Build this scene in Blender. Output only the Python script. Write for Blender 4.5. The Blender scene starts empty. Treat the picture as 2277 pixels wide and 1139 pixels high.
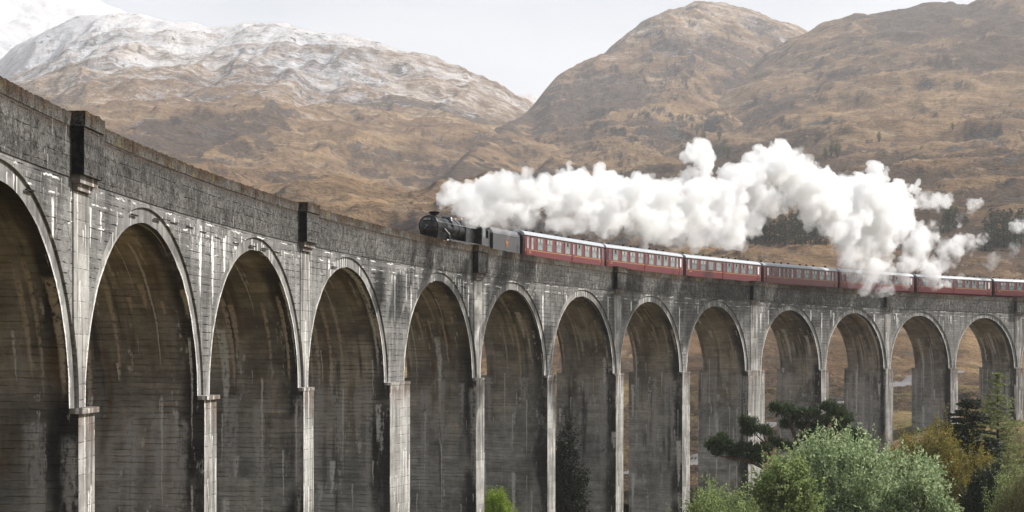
import bpy, bmesh, math, random
import numpy as np
from mathutils import Vector, Matrix

scene = bpy.context.scene
COL = scene.collection
rad = math.radians

# ------------------------------------------------------------------ camera, sky, sun, exposure
FPX = 3642.72            # focal length in pixels of a 2277 px wide picture
HOR = 756.67             # row of the horizon in that picture
cam_d = bpy.data.cameras.new("camera")
cam_d.sensor_width = 36.0
cam_d.lens = 36.0 * FPX / 2277.0
cam_d.shift_y = (HOR - 569.5) / 2277.0
cam_d.clip_start = 0.5
cam_d.clip_end = 20000.0
cam = bpy.data.objects.new("camera", cam_d)
cam.location = (0, 0, 0)
cam.rotation_euler = (rad(90), 0, 0)
COL.objects.link(cam)
scene.camera = cam

SUN_EL, SUN_AZ = 41.0, 23.0      # azimuth: degrees from +X (right) towards +Y (away)
world = bpy.data.worlds.new("World")
scene.world = world
world.use_nodes = True
wn = world.node_tree
wn.nodes.clear()
w_out = wn.nodes.new("ShaderNodeOutputWorld")
w_bg = wn.nodes.new("ShaderNodeBackground")
w_sky = wn.nodes.new("ShaderNodeTexSky")
w_sky.sky_type = 'NISHITA'
w_sky.sun_disc = False
w_sky.sun_elevation = rad(SUN_EL)
w_sky.sun_rotation = rad(90 - SUN_AZ)
w_sky.air_density = 1.0
w_sky.dust_density = 1.5
w_sky.ozone_density = 1.0
# thin high cloud veil over the blue, the same in every direction
w_tc = wn.nodes.new("ShaderNodeTexCoord")
w_map = wn.nodes.new("ShaderNodeMapping")
w_map.inputs['Scale'].default_value = (1.0, 1.0, 3.5)
w_no = wn.nodes.new("ShaderNodeTexNoise")
w_no.inputs['Scale'].default_value = 2.6
w_no.inputs['Detail'].default_value = 5.0
w_no.inputs['Roughness'].default_value = 0.5
w_mr = wn.nodes.new("ShaderNodeMapRange")
w_mr.inputs['From Min'].default_value = 0.35
w_mr.inputs['From Max'].default_value = 0.70
w_mr.inputs['To Min'].default_value = 0.62
w_mr.inputs['To Max'].default_value = 0.97
w_mix = wn.nodes.new("ShaderNodeMix")
w_mix.data_type = 'RGBA'
w_no2 = wn.nodes.new("ShaderNodeTexNoise")
w_no2.inputs['Scale'].default_value = 4.5
w_no2.inputs['Detail'].default_value = 6.0
w_no2.inputs['Roughness'].default_value = 0.55
w_ramp = wn.nodes.new("ShaderNodeMapRange")
w_ramp.inputs['From Min'].default_value = 0.38
w_ramp.inputs['From Max'].default_value = 0.66
w_veil = wn.nodes.new("ShaderNodeMix")
w_veil.data_type = 'RGBA'
w_veil.inputs[6].default_value = (4.9, 5.9, 7.2, 1)
w_veil.inputs[7].default_value = (8.2, 8.7, 9.4, 1)
wn.links.new(w_tc.outputs['Generated'], w_map.inputs['Vector'])
wn.links.new(w_map.outputs['Vector'], w_no.inputs['Vector'])
wn.links.new(w_map.outputs['Vector'], w_no2.inputs['Vector'])
wn.links.new(w_no2.outputs['Fac'], w_ramp.inputs['Value'])
wn.links.new(w_ramp.outputs['Result'], w_veil.inputs['Factor'])
wn.links.new(w_veil.outputs[2], w_mix.inputs[7])
wn.links.new(w_no.outputs['Fac'], w_mr.inputs['Value'])
wn.links.new(w_mr.outputs['Result'], w_mix.inputs['Factor'])
wn.links.new(w_sky.outputs['Color'], w_mix.inputs[6])
wn.links.new(w_mix.outputs[2], w_bg.inputs['Color'])
w_bg.inputs['Strength'].default_value = 0.05
wn.links.new(w_bg.outputs['Background'], w_out.inputs['Surface'])

sun_d = bpy.data.lights.new("sun", 'SUN')
sun_d.energy = 5.0
sun_d.angle = rad(0.6)
sun_d.color = (1.0, 0.955, 0.90)
sun = bpy.data.objects.new("sun", sun_d)
SUN_DIR = Vector((math.cos(rad(SUN_EL)) * math.cos(rad(SUN_AZ)),
                  math.cos(rad(SUN_EL)) * math.sin(rad(SUN_AZ)), math.sin(rad(SUN_EL))))
sun.rotation_euler = SUN_DIR.to_track_quat('Z', 'Y').to_euler()
sun.location = (100, 30, 120)
COL.objects.link(sun)

vs = scene.view_settings
vs.view_transform = 'Standard'
vs.look = 'None'
vs.gamma = 1.0
vs.use_curve_mapping = False
vs.exposure = 0.70
scene.render.engine = 'CYCLES'
cy = scene.cycles
cy.use_denoising = True
try:
    cy.denoiser = 'OPENIMAGEDENOISE'
    cy.denoising_prefilter = 'ACCURATE'
except Exception:
    pass
cy.max_bounces = 24
cy.diffuse_bounces = 3
cy.glossy_bounces = 3
cy.transmission_bounces = 4
cy.volume_bounces = 18
cy.transparent_max_bounces = 12
cy.use_adaptive_sampling = True
cy.adaptive_threshold = 0.015
cy.sample_clamp_indirect = 6.0

# ------------------------------------------------------------------ small helpers
def tag(o, label=None, cat=None, group=None, kind=None):
    if label: o['label'] = label
    if cat: o['category'] = cat
    if group: o['group'] = group
    if kind: o['kind'] = kind
    return o

def link(o, parent=None):
    COL.objects.link(o)
    if parent is not None:
        o.parent = parent
    return o

def empty(name, loc=(0, 0, 0), rot=(0, 0, 0), scale=1.0):
    o = bpy.data.objects.new(name, None)
    o.empty_display_size = 0.5
    o.location = loc
    o.rotation_euler = rot
    o.scale = (scale,) * 3
    COL.objects.link(o)
    return o

def mesh_data(name, v, f, mats=(), uv=None, midx=None, smooth=False):
    """v (n,3), f list or (m,k) array, uv per-vertex (n,2)"""
    me = bpy.data.meshes.new(name)
    v = np.asarray(v, dtype=np.float64)
    if isinstance(f, np.ndarray):
        n, k = f.shape
        me.vertices.add(len(v)); me.vertices.foreach_set('co', v.astype(np.float32).ravel())
        me.loops.add(n * k); me.loops.foreach_set('vertex_index', f.astype(np.int32).ravel())
        me.polygons.add(n)
        me.polygons.foreach_set('loop_start', np.arange(0, n * k, k, dtype=np.int32))
        me.polygons.foreach_set('loop_total', np.full(n, k, dtype=np.int32))
    else:
        me.from_pydata([tuple(p) for p in v], [], [tuple(int(i) for i in q) for q in f])
    for m in (mats if isinstance(mats, (list, tuple)) else [mats]):
        me.materials.append(m)
    if midx is not None:
        me.polygons.foreach_set('material_index', np.asarray(midx, dtype=np.int32))
    if smooth:
        me.polygons.foreach_set('use_smooth', np.ones(len(me.polygons), dtype=bool))
    me.update(calc_edges=True)
    if uv is not None:
        lay = me.uv_layers.new(name='UVMap')
        vi = np.empty(len(me.loops), dtype=np.int32)
        me.loops.foreach_get('vertex_index', vi)
        lay.data.foreach_set('uv', np.asarray(uv, dtype=np.float32)[vi].ravel())
    return me

def mesh_obj(name, v, f, mats=(), parent=None, uv=None, midx=None, smooth=False):
    return link(bpy.data.objects.new(name, mesh_data(name, v, f, mats, uv, midx, smooth)), parent)

class MB:
    """collects simple solids, builds ONE mesh"""
    def __init__(s):
        s.v, s.f, s.m = [], [], []
    def add(s, vs, fs, mi=0):
        b = len(s.v)
        s.v += [tuple(p) for p in vs]
        s.f += [tuple(i + b for i in q) for q in fs]
        s.m += [mi] * len(fs)
        return s
    def box(s, x0, x1, y0, y1, z0, z1, mi=0):
        vs = [(x, y, z) for z in (z0, z1) for y in (y0, y1) for x in (x0, x1)]
        return s.add(vs, [(0, 2, 3, 1), (4, 5, 7, 6), (0, 1, 5, 4), (2, 6, 7, 3), (0, 4, 6, 2), (1, 3, 7, 5)], mi)
    def lathe(s, pts, axis='z', o=(0, 0, 0), n=20, mi=0, cap=True):
        """pts [(radius, height)]"""
        vs, fs = [], []
        for r, h in pts:
            for k in range(n):
                a = 2 * math.pi * k / n
                c, d = r * math.cos(a), r * math.sin(a)
                p = {'z': (c, d, h), 'x': (h, c, d), 'y': (d, h, c)}[axis]
                vs.append((p[0] + o[0], p[1] + o[1], p[2] + o[2]))
        for j in range(len(pts) - 1):
            for k in range(n):
                a, b = j * n + k, j * n + (k + 1) % n
                fs.append((a, b, b + n, a + n))
        if cap:
            fs.append(tuple(reversed(range(n))))
            fs.append(tuple(range((len(pts) - 1) * n, len(pts) * n)))
        return s.add(vs, fs, mi)
    def tube(s, pts, r, n=6, mi=0):
        pts = [Vector(p) for p in pts]
        rr = r if isinstance(r, (list, tuple)) else [r] * len(pts)
        vs, fs = [], []
        for i, p in enumerate(pts):
            d = (pts[min(i + 1, len(pts) - 1)] - pts[max(i - 1, 0)]).normalized()
            u = d.cross(Vector((0, 0, 1)))
            if u.length < 1e-3: u = d.cross(Vector((1, 0, 0)))
            u.normalize(); w = d.cross(u)
            for k in range(n):
                a = 2 * math.pi * k / n
                q = p + (u * math.cos(a) + w * math.sin(a)) * rr[i]
                vs.append(tuple(q))
        for i in range(len(pts) - 1):
            for k in range(n):
                a, b = i * n + k, i * n + (k + 1) % n
                fs.append((a, b, b + n, a + n))
        fs.append(tuple(reversed(range(n)))); fs.append(tuple(range((len(pts) - 1) * n, len(pts) * n)))
        return s.add(vs, fs, mi)
    def prism(s, prof, x0, x1, mi=0, closed=True):
        """profile [(y,z)] extruded along x"""
        n = len(prof)
        vs = [(x0, y, z) for y, z in prof] + [(x1, y, z) for y, z in prof]
        fs = [(k, (k + 1) % n, (k + 1) % n + n, k + n) for k in range(n if closed else n - 1)]
        if closed:
            fs += [tuple(reversed(range(n))), tuple(range(n, 2 * n))]
        return s.add(vs, fs, mi)
    def build(s, name, mats, parent=None, smooth=False):
        o = mesh_obj(name, s.v, s.f, mats, parent, midx=s.m, smooth=smooth)
        bm = bmesh.new(); bm.from_mesh(o.data)
        bmesh.ops.recalc_face_normals(bm, faces=bm.faces)
        bm.to_mesh(o.data); bm.free()
        if smooth:
            sharp_by_angle(o.data)
        return o

def sharp_by_angle(me, ang=35):
    bm = bmesh.new(); bm.from_mesh(me)
    for e in bm.edges:
        if len(e.link_faces) == 2 and e.calc_face_angle(0) > rad(ang):
            e.smooth = False
    bm.to_mesh(me); bm.free()

def copy_tree(o, parent=None):
    c = o.copy()
    COL.objects.link(c)
    c.parent = parent
    for ch in o.children:
        copy_tree(ch, c)
    return c

# ------------------------------------------------------------------ numpy noise
_PERM = np.random.default_rng(12345).permutation(4096).astype(np.int64)
def _h(ix, iy, iz, seed):
    a = _PERM[(ix.astype(np.int64) + seed * 131) & 4095]
    b = _PERM[(a + iy.astype(np.int64)) & 4095]
    return _PERM[(b + iz.astype(np.int64) * 7) & 4095] >> 3

_G2 = np.array([(math.cos(a), math.sin(a)) for a in np.linspace(0, 2 * math.pi, 32, endpoint=False)])

def perlin2(x, y, seed=0):
    xi, yi = np.floor(x), np.floor(y)
    fx, fy = x - xi, y - yi
    u, v = fx ** 3 * (fx * (fx * 6 - 15) + 10), fy ** 3 * (fy * (fy * 6 - 15) + 10)
    z = np.zeros_like(xi)
    def g(a, b):
        k = _h(xi + a, yi + b, z, seed) & 31
        return _G2[k, 0] * (fx - a) + _G2[k, 1] * (fy - b)
    n0 = g(0, 0) * (1 - u) + g(1, 0) * u
    n1 = g(0, 1) * (1 - u) + g(1, 1) * u
    return (n0 * (1 - v) + n1 * v) * 1.5

_r = np.random.default_rng(5)
_G3 = _r.normal(size=(64, 3)); _G3 /= np.linalg.norm(_G3, axis=1)[:, None]

def perlin3(x, y, z, seed=0):
    xi, yi, zi = np.floor(x), np.floor(y), np.floor(z)
    fx, fy, fz = x - xi, y - yi, z - zi
    s = lambda t: t ** 3 * (t * (t * 6 - 15) + 10)
    u, v, w = s(fx), s(fy), s(fz)
    def g(a, b, c):
        k = _h(xi + a, yi + b, zi + c, seed) & 63
        return _G3[k, 0] * (fx - a) + _G3[k, 1] * (fy - b) + _G3[k, 2] * (fz - c)
    def lerp(a, b, t): return a + (b - a) * t
    return lerp(lerp(lerp(g(0,0,0), g(1,0,0), u), lerp(g(0,1,0), g(1,1,0), u), v),
                lerp(lerp(g(0,0,1), g(1,0,1), u), lerp(g(0,1,1), g(1,1,1), u), v), w) * 1.5

def fbm2(x, y, octs=5, gain=0.5, lac=2.03, seed=0, ridged=False):
    o = np.zeros_like(x); a = 1.0; t = 0.0
    for k in range(octs):
        n = perlin2(x, y, seed + k)
        o += a * ((1 - 2 * np.abs(n)) if ridged else n)
        t += a; a *= gain; x = x * lac + 13.7; y = y * lac - 7.3
    return o / t

# ------------------------------------------------------------------ node expressions
class X:
    """a socket with arithmetic"""
    def __init__(s, nt, so): s.nt, s.so = nt, so
    def _m(s, op, b=None, c=None, swap=False):
        n = s.nt.nodes.new('ShaderNodeMath'); n.operation = op
        args = [s, b, c]
        if swap: args = [b, s, c]
        for i, q in enumerate(args):
            if q is None: continue
            if isinstance(q, X): s.nt.links.new(q.so, n.inputs[i])
            else: n.inputs[i].default_value = float(q)
        return X(s.nt, n.outputs[0])
    def __add__(s, b): return s._m('ADD', b)
    __radd__ = __add__
    def __mul__(s, b): return s._m('MULTIPLY', b)
    __rmul__ = __mul__
    def __sub__(s, b): return s._m('SUBTRACT', b)
    def __rsub__(s, b): return s._m('SUBTRACT', b, swap=True)
    def __truediv__(s, b): return s._m('DIVIDE', b)
    def floor(s): return s._m('FLOOR')
    def fract(s): return s._m('FRACT')
    def abs(s): return s._m('ABSOLUTE')
    def pow(s, b): return s._m('POWER', b)
    def gt(s, b): return s._m('GREATER_THAN', b)
    def lt(s, b): return s._m('LESS_THAN', b)
    def max(s, b): return s._m('MAXIMUM', b)
    def min(s, b): return s._m('MINIMUM', b)
    def clamp(s): return s._m('MAXIMUM', 0.0)._m('MINIMUM', 1.0)
    def ss(s, a, b, lo=0.0, hi=1.0):
        n = s.nt.nodes.new('ShaderNodeMapRange'); n.interpolation_type = 'SMOOTHSTEP'
        s.nt.links.new(s.so, n.inputs['Value'])
        if a > b: a, b, lo, hi = b, a, hi, lo
        n.inputs['From Min'].default_value = a; n.inputs['From Max'].default_value = b
        n.inputs['To Min'].default_value = lo; n.inputs['To Max'].default_value = hi
        return X(s.nt, n.outputs['Result'])

class Mat:
    def __init__(s, name, rough=0.9, spec=0.3):
        s.mat = bpy.data.materials.new(name); s.mat.use_nodes = True
        s.nt = s.mat.node_tree
        s.b = s.nt.nodes['Principled BSDF']
        s.out = s.nt.nodes['Material Output']
        s.b.inputs['Roughness'].default_value = rough
        s.b.inputs['Specular IOR Level'].default_value = spec
    def node(s, t): return s.nt.nodes.new(t)
    def pos(s): return s.node('ShaderNodeNewGeometry').outputs['Position']
    def rnd(s): return X(s.nt, s.node('ShaderNodeObjectInfo').outputs['Random'])
    def obj(s): return s.node('ShaderNodeTexCoord').outputs['Object']
    def uv(s):
        sp = s.node('ShaderNodeSeparateXYZ')
        s.nt.links.new(s.node('ShaderNodeTexCoord').outputs['UV'], sp.inputs[0])
        return X(s.nt, sp.outputs[0]), X(s.nt, sp.outputs[1])
    def sep(s, vec):
        sp = s.node('ShaderNodeSeparateXYZ'); s.nt.links.new(vec, sp.inputs[0])
        return [X(s.nt, q) for q in sp.outputs]
    def comb(s, x, y, z=0.0):
        n = s.node('ShaderNodeCombineXYZ')
        for i, q in enumerate((x, y, z)):
            if isinstance(q, X): s.nt.links.new(q.so, n.inputs[i])
            else: n.inputs[i].default_value = q
        return n.outputs[0]
    def noise(s, vec, scale, detail=3.0, rough=0.5, dist=0.0):
        n = s.node('ShaderNodeTexNoise')
        n.inputs['Scale'].default_value = scale; n.inputs['Detail'].default_value = detail
        n.inputs['Roughness'].default_value = rough; n.inputs['Distortion'].default_value = dist
        s.nt.links.new(vec, n.inputs['Vector'])
        return X(s.nt, n.outputs['Fac'])
    def voro(s, vec, scale, feature='DISTANCE_TO_EDGE', rnd=1.0):
        n = s.node('ShaderNodeTexVoronoi'); n.feature = feature
        n.inputs['Scale'].default_value = scale; n.inputs['Randomness'].default_value = rnd
        s.nt.links.new(vec, n.inputs['Vector'])
        return X(s.nt, n.outputs['Distance'])
    def white(s, x, y, z=0.0):
        n = s.node('ShaderNodeTexWhiteNoise'); n.noise_dimensions = '3D'
        s.nt.links.new(s.comb(x, y, z), n.inputs['Vector'])
        return X(s.nt, n.outputs['Value'])
    def attr(s, name):
        n = s.node('ShaderNodeAttribute'); n.attribute_name = name
        return X(s.nt, n.outputs['Fac'])
    def mix(s, f, a, b):
        n = s.node('ShaderNodeMix'); n.data_type = 'RGBA'
        for i, q in ((0, f), (6, a), (7, b)):
            if isinstance(q, X): s.nt.links.new(q.so, n.inputs[i])
            elif hasattr(q, 'is_linked'): s.nt.links.new(q, n.inputs[i])
            elif i == 0: n.inputs[0].default_value = q
            else: n.inputs[i].default_value = (*q, 1.0) if len(q) == 3 else q
        return n.outputs[2]
    def scale(s, col, f):
        """colour times scalar"""
        n = s.node('ShaderNodeMix'); n.data_type = 'RGBA'; n.blend_type = 'MULTIPLY'
        n.inputs[0].default_value = 1.0
        s.nt.links.new(col, n.inputs[6])
        c = s.node('ShaderNodeCombineColor')
        for i in range(3): s.nt.links.new(f.so, c.inputs[i])
        s.nt.links.new(c.outputs[0], n.inputs[7])
        return n.outputs[2]
    def color(s, col):
        if hasattr(col, 'is_linked'): s.nt.links.new(col, s.b.inputs['Base Color'])
        else: s.b.inputs['Base Color'].default_value = (*col, 1.0)
        return s
    def rough(s, x): s.nt.links.new(x.so, s.b.inputs['Roughness']); return s
    def bump(s, h, dist=0.05, strength=1.0):
        n = s.node('ShaderNodeBump'); n.inputs['Distance'].default_value = dist
        n.inputs['Strength'].default_value = strength
        s.nt.links.new(h.so, n.inputs['Height'])
        s.nt.links.new(n.outputs[0], s.b.inputs['Normal'])
        return s

def plain(name, col, rough=0.6, metal=0.0, spec=0.4, var=0.25, scale=6.0):
    m = Mat(name, rough, spec)
    m.b.inputs['Metallic'].default_value = metal
    n = m.noise(m.obj(), scale, 4)
    m.color(m.mix(n, tuple(c * (1 - var) for c in col), tuple(min(1, c * (1 + var)) for c in col)))
    return m.mat
# ------------------------------------------------------------------ viaduct geometry frame
OX, OY, PHI0, RF = 224.3571, 45.7825, 3.1035, 239.0     # centre of the curve, start angle, radius of the near face
GRADE, ZS = -0.0079, -2.2785                            # gradient, height of the arch springing at s = 0
PITCH, WIDE, ZCR, DEP = 16.2453, 2.2682, 6.8184, 5.3    # arch pitch, extra width of the wide piers, arch rise, depth of the viaduct

def W(s, r, zr):
    a = PHI0 - s / RF
    return (OX + r * math.cos(a), OY + r * math.sin(a), ZS + GRADE * s + zr)

PHI = {0: 0.0}
WIDEP = (-2, 3, 8, 13, 18)
def _step(i): return PITCH + (WIDE / 2 if i in WIDEP else 0) + (WIDE / 2 if (i - 1) in WIDEP else 0)
for i in range(1, 20): PHI[i] = PHI[i - 1] + _step(i)
for i in range(-1, -4, -1): PHI[i] = PHI[i + 1] - _step(i + 1)
HW = lambda i: 0.9 + (WIDE / 2 if i in WIDEP else 0)
I0, I1 = -3, 18

# ------------------------------------------------------------------ concrete
def drips(m, u, v, period, width, v0, length, thr, seed, wob=0.25, taper=0.75, rep=None):
    """calcite runs: thin vertical trails hanging from about height v0, or, with rep, starting anew every rep metres at odds from run to run"""
    uu = u + (m.noise(m.comb(u * 0.0 + seed, v, (u / period).floor()), 1.7, 3) - 0.5) * wob
    c = (uu / period).floor()
    r3 = m.white(c, seed + 3.1)
    if rep:
        vq = v + m.white(c, seed + 5.5) * rep * 3.0
        lev = (vq / rep).floor()
        top = (lev + 0.97) * rep
    else:
        vq, lev = v, 0.0
        top = (m.white(c, seed + 11.0) - 0.5) * 0.9 + v0
    r1, r2 = m.white(c, seed, lev), m.white(c, seed + 7.3, lev)
    d = (((uu / period).fract() - 0.5 - (r3 - 0.5) * 0.85).abs()) * period
    t = (top - vq) / (r2 * length + 0.25)
    w = (1.0 - t * taper) * width * (r1 * 0.9 + 0.35)
    edge = ((w - d) / width).ss(-0.10, 0.45)
    return edge * t.ss(-0.02, 0.03) * t.ss(1.0, 0.8) * r1.gt(thr)

def boards(m, u, v, h=0.30, seed=0.0):
    """traces of the shuttering boards: long level lines that come and go, each lift a little different in tone"""
    vv = v + (m.noise(m.comb(u * 0.12, v * 0.15, seed), 1.0, 3) - 0.5) * 0.35
    row = (vv / h).floor()
    f = (vv / h).fract()
    tone = m.noise(m.comb(u * 0.22, row * 3.7, seed), 1.0, 2).ss(0.3, 0.7)
    wid = m.noise(m.comb(u * 1.5, row * 1.3, seed + 4.0), 1.0, 3)
    ln = ((0.5 - (f - 0.5).abs()) * h).ss(0.040, 0.008)
    ln = ln * wid.ss(0.46, 0.60)
    return tone, ln

def concrete_front():
    m = Mat('pale_board_marked_concrete', 0.92, 0.2)
    u, v = m.uv(); P = m.pos()
    nA, nB, nC = m.noise(P, 0.20, 5, 0.6), m.noise(P, 1.3, 6, 0.68), m.noise(P, 7.0, 5, 0.7)
    col = m.mix(nA.ss(0.32, 0.68), (0.110, 0.108, 0.103), (0.265, 0.260, 0.246))
    tone, ln = boards(m, u, v, 0.34)
    tone2, ln2 = boards(m, u, v + 0.17, 0.34, 13.0)
    k = (nB * 1.3 + 0.35) * (tone * 0.28 + 0.86) * (nC * 0.9 + 0.55)
    col = m.scale(col, k)
    # grey weathering in broad runs below the string line, paler low down between the arches
    st = m.noise(m.comb(u * 1.1, v * 0.16, 4.0), 1.0, 5, 0.65)
    col = m.mix(st.ss(0.44, 0.66) * v.ss(0.5, 6.5) * 0.85, col, (0.060, 0.059, 0.057))
    col = m.mix(m.noise(m.comb(u * 1.8, v * 0.22, 1.0), 1.0, 4).ss(0.46, 0.70) * v.ss(6.0, 0.5) * 0.75, col, (0.50, 0.49, 0.46))
    col = m.mix(ln * 0.8, col, (0.045, 0.043, 0.040))
    col = m.mix(ln2 * 0.35, col, (0.42, 0.41, 0.39))
    # cracks and calcite
    j = m.noise(m.comb(u * 0.35, 0.0, 3.0), 1.0, 3)
    j2 = m.noise(m.comb(u * 2.0, 5.0, 3.0), 1.0, 3)
    line = ((v - 6.95 - (j - 0.5) * 0.5 - (j2 - 0.5) * 0.12).abs()).ss(0.045, 0.012) * m.noise(m.comb(u * 0.8, 9.0, 0.0), 1.0, 2).ss(0.48, 0.58)
    line2 = ((v - 6.2 - (j - 0.5) * 1.4 - (j2 - 0.5) * 0.2).abs()).ss(0.035, 0.010) * m.noise(m.comb(u * 0.6, 2.0, 7.0), 1.0, 2).ss(0.52, 0.62)
    line3 = ((v - 7.45 - (j2 - 0.5) * 0.3).abs()).ss(0.05, 0.012) * m.noise(m.comb(u * 0.5, 6.0, 1.0), 1.0, 2).ss(0.50, 0.60)
    d1 = drips(m, u, v, 0.55, 0.105, 6.9, 2.4, 0.74, 3.0)
    d2 = drips(m, u, v, 1.7, 0.22, 6.7, 5.0, 0.40, 9.0)
    d3 = drips(m, u, v, 0.21, 0.028, 7.1, 1.0, 0.55, 17.0)
    region = (m.noise(m.comb(u * 0.12, 3.0, 1.0), 1.0, 2) + u.ss(45.0, 12.0) * 0.10).ss(0.48, 0.60)
    wht = (d1.max(d3) * region).max(d2 * m.noise(m.comb(u * 0.11, 8.0, 2.0), 1.0, 2).ss(0.42, 0.52)).max(line.max(line2).max(line3))
    wht = wht * m.noise(P, 3.5, 4).ss(0.26, 0.46)
    col = m.mix(wht * 0.95, col, (0.86, 0.85, 0.82))
    ws = m.noise(m.comb(u * 1.0, v * 3.5, 2.0), 2.2, 4, 0.7).ss(0.66, 0.72) * v.ss(2.0, 6.0)
    col = m.mix(ws * 0.6, col, (0.62, 0.61, 0.58))
    crk = m.voro(m.comb(u * 0.7 + nB * 0.7, v * 0.9 + nB * 0.5, 0.0), 0.8).ss(0.016, 0.005) * m.noise(P, 0.5, 2).ss(0.48, 0.6)
    col = m.mix(crk * 0.75, col, (0.03, 0.03, 0.03))
    m.color(col)
    m.bump(nB * 0.8 + nC * 0.6 - ln * 0.6 + tone * 0.2 + wht * 0.2, 0.07, 1.0)
    return m.mat

def concrete_parapet():
    m = Mat('rough_weathered_parapet_concrete', 0.95, 0.15)
    u, v = m.uv(); P = m.pos()
    n1, n2, n3 = m.noise(P, 0.35, 4, 0.6), m.noise(P, 2.6, 7, 0.8), m.noise(P, 9.0, 5, 0.75)
    col = m.mix((n2 * 0.55 + n3 * 0.45).ss(0.38, 0.62), (0.026, 0.024, 0.022), (0.250, 0.243, 0.228))
    vs_ = m.noise(m.comb(u * 2.6, v * 0.30, 0.0), 1.0, 5, 0.75)
    col = m.scale(col, n1.ss(0.25, 0.75) * 0.55 + 0.55)
    col = m.mix(vs_.ss(0.50, 0.66) * (n1.ss(0.35, 0.6) * 0.6 + 0.15), col, (0.026, 0.024, 0.022))
    tone, ln = boards(m, u, v, 0.46, 5.0)
    col = m.scale(col, tone * 0.30 + 0.84)
    col = m.mix(ln * 0.6, col, (0.020, 0.019, 0.018))
    col = m.mix(drips(m, u, v, 1.1, 0.035, 0, 1.3, 0.82, 31.0, rep=1.6) * 0.8, col, (0.62, 0.61, 0.58))
    fleck = m.noise(P, 3.4, 4, 0.7).ss(0.64, 0.70) * v.ss(9.0, 7.7)
    col = m.mix(fleck * 0.8, col, (0.58, 0.57, 0.54))
    br = (v + (n2 - 0.5) * 1.3).ss(8.9, 9.35)
    col = m.mix(br * 0.8, col, m.mix(n3, (0.020, 0.015, 0.011), (0.110, 0.075, 0.048)))
    m.color(col)
    m.bump(n2 * 1.2 + n3 * 0.7 - ln * 0.4, 0.12, 1.0)
    return m.mat

def coping_mat():
    m = Mat('mossy_coping_concrete', 0.97, 0.1)
    u, v = m.uv(); P = m.pos()
    n2, n3 = m.noise(P, 2.6, 6, 0.75), m.noise(P, 14.0, 4, 0.7)
    grit = (n2 * 0.55 + n3 * 0.45).ss(0.37, 0.63)
    grey = m.mix(grit, (0.026, 0.024, 0.021), (0.200, 0.188, 0.170))
    brown = m.mix(grit, (0.016, 0.012, 0.009), (0.120, 0.084, 0.054))
    col = m.mix((m.noise(P, 0.45, 4, 0.6) + (n2 - 0.5) * 0.5 + (v - 9.5) * 0.5).ss(0.36, 0.62), grey, brown)
    col = m.mix(m.noise(m.comb(u * 3.5, v * 0.8, 0.0), 1.0, 4, 0.7).ss(0.53, 0.66) * 0.7, col, (0.018, 0.014, 0.011))
    moss = m.noise(P, 1.1, 4).ss(0.60, 0.72) * n3.ss(0.40, 0.58)
    col = m.mix(moss * 0.85, col, (0.235, 0.190, 0.020))
    m.color(col)
    m.bump(n2 + n3 * 0.8, 0.12, 1.0)
    return m.mat

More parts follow.
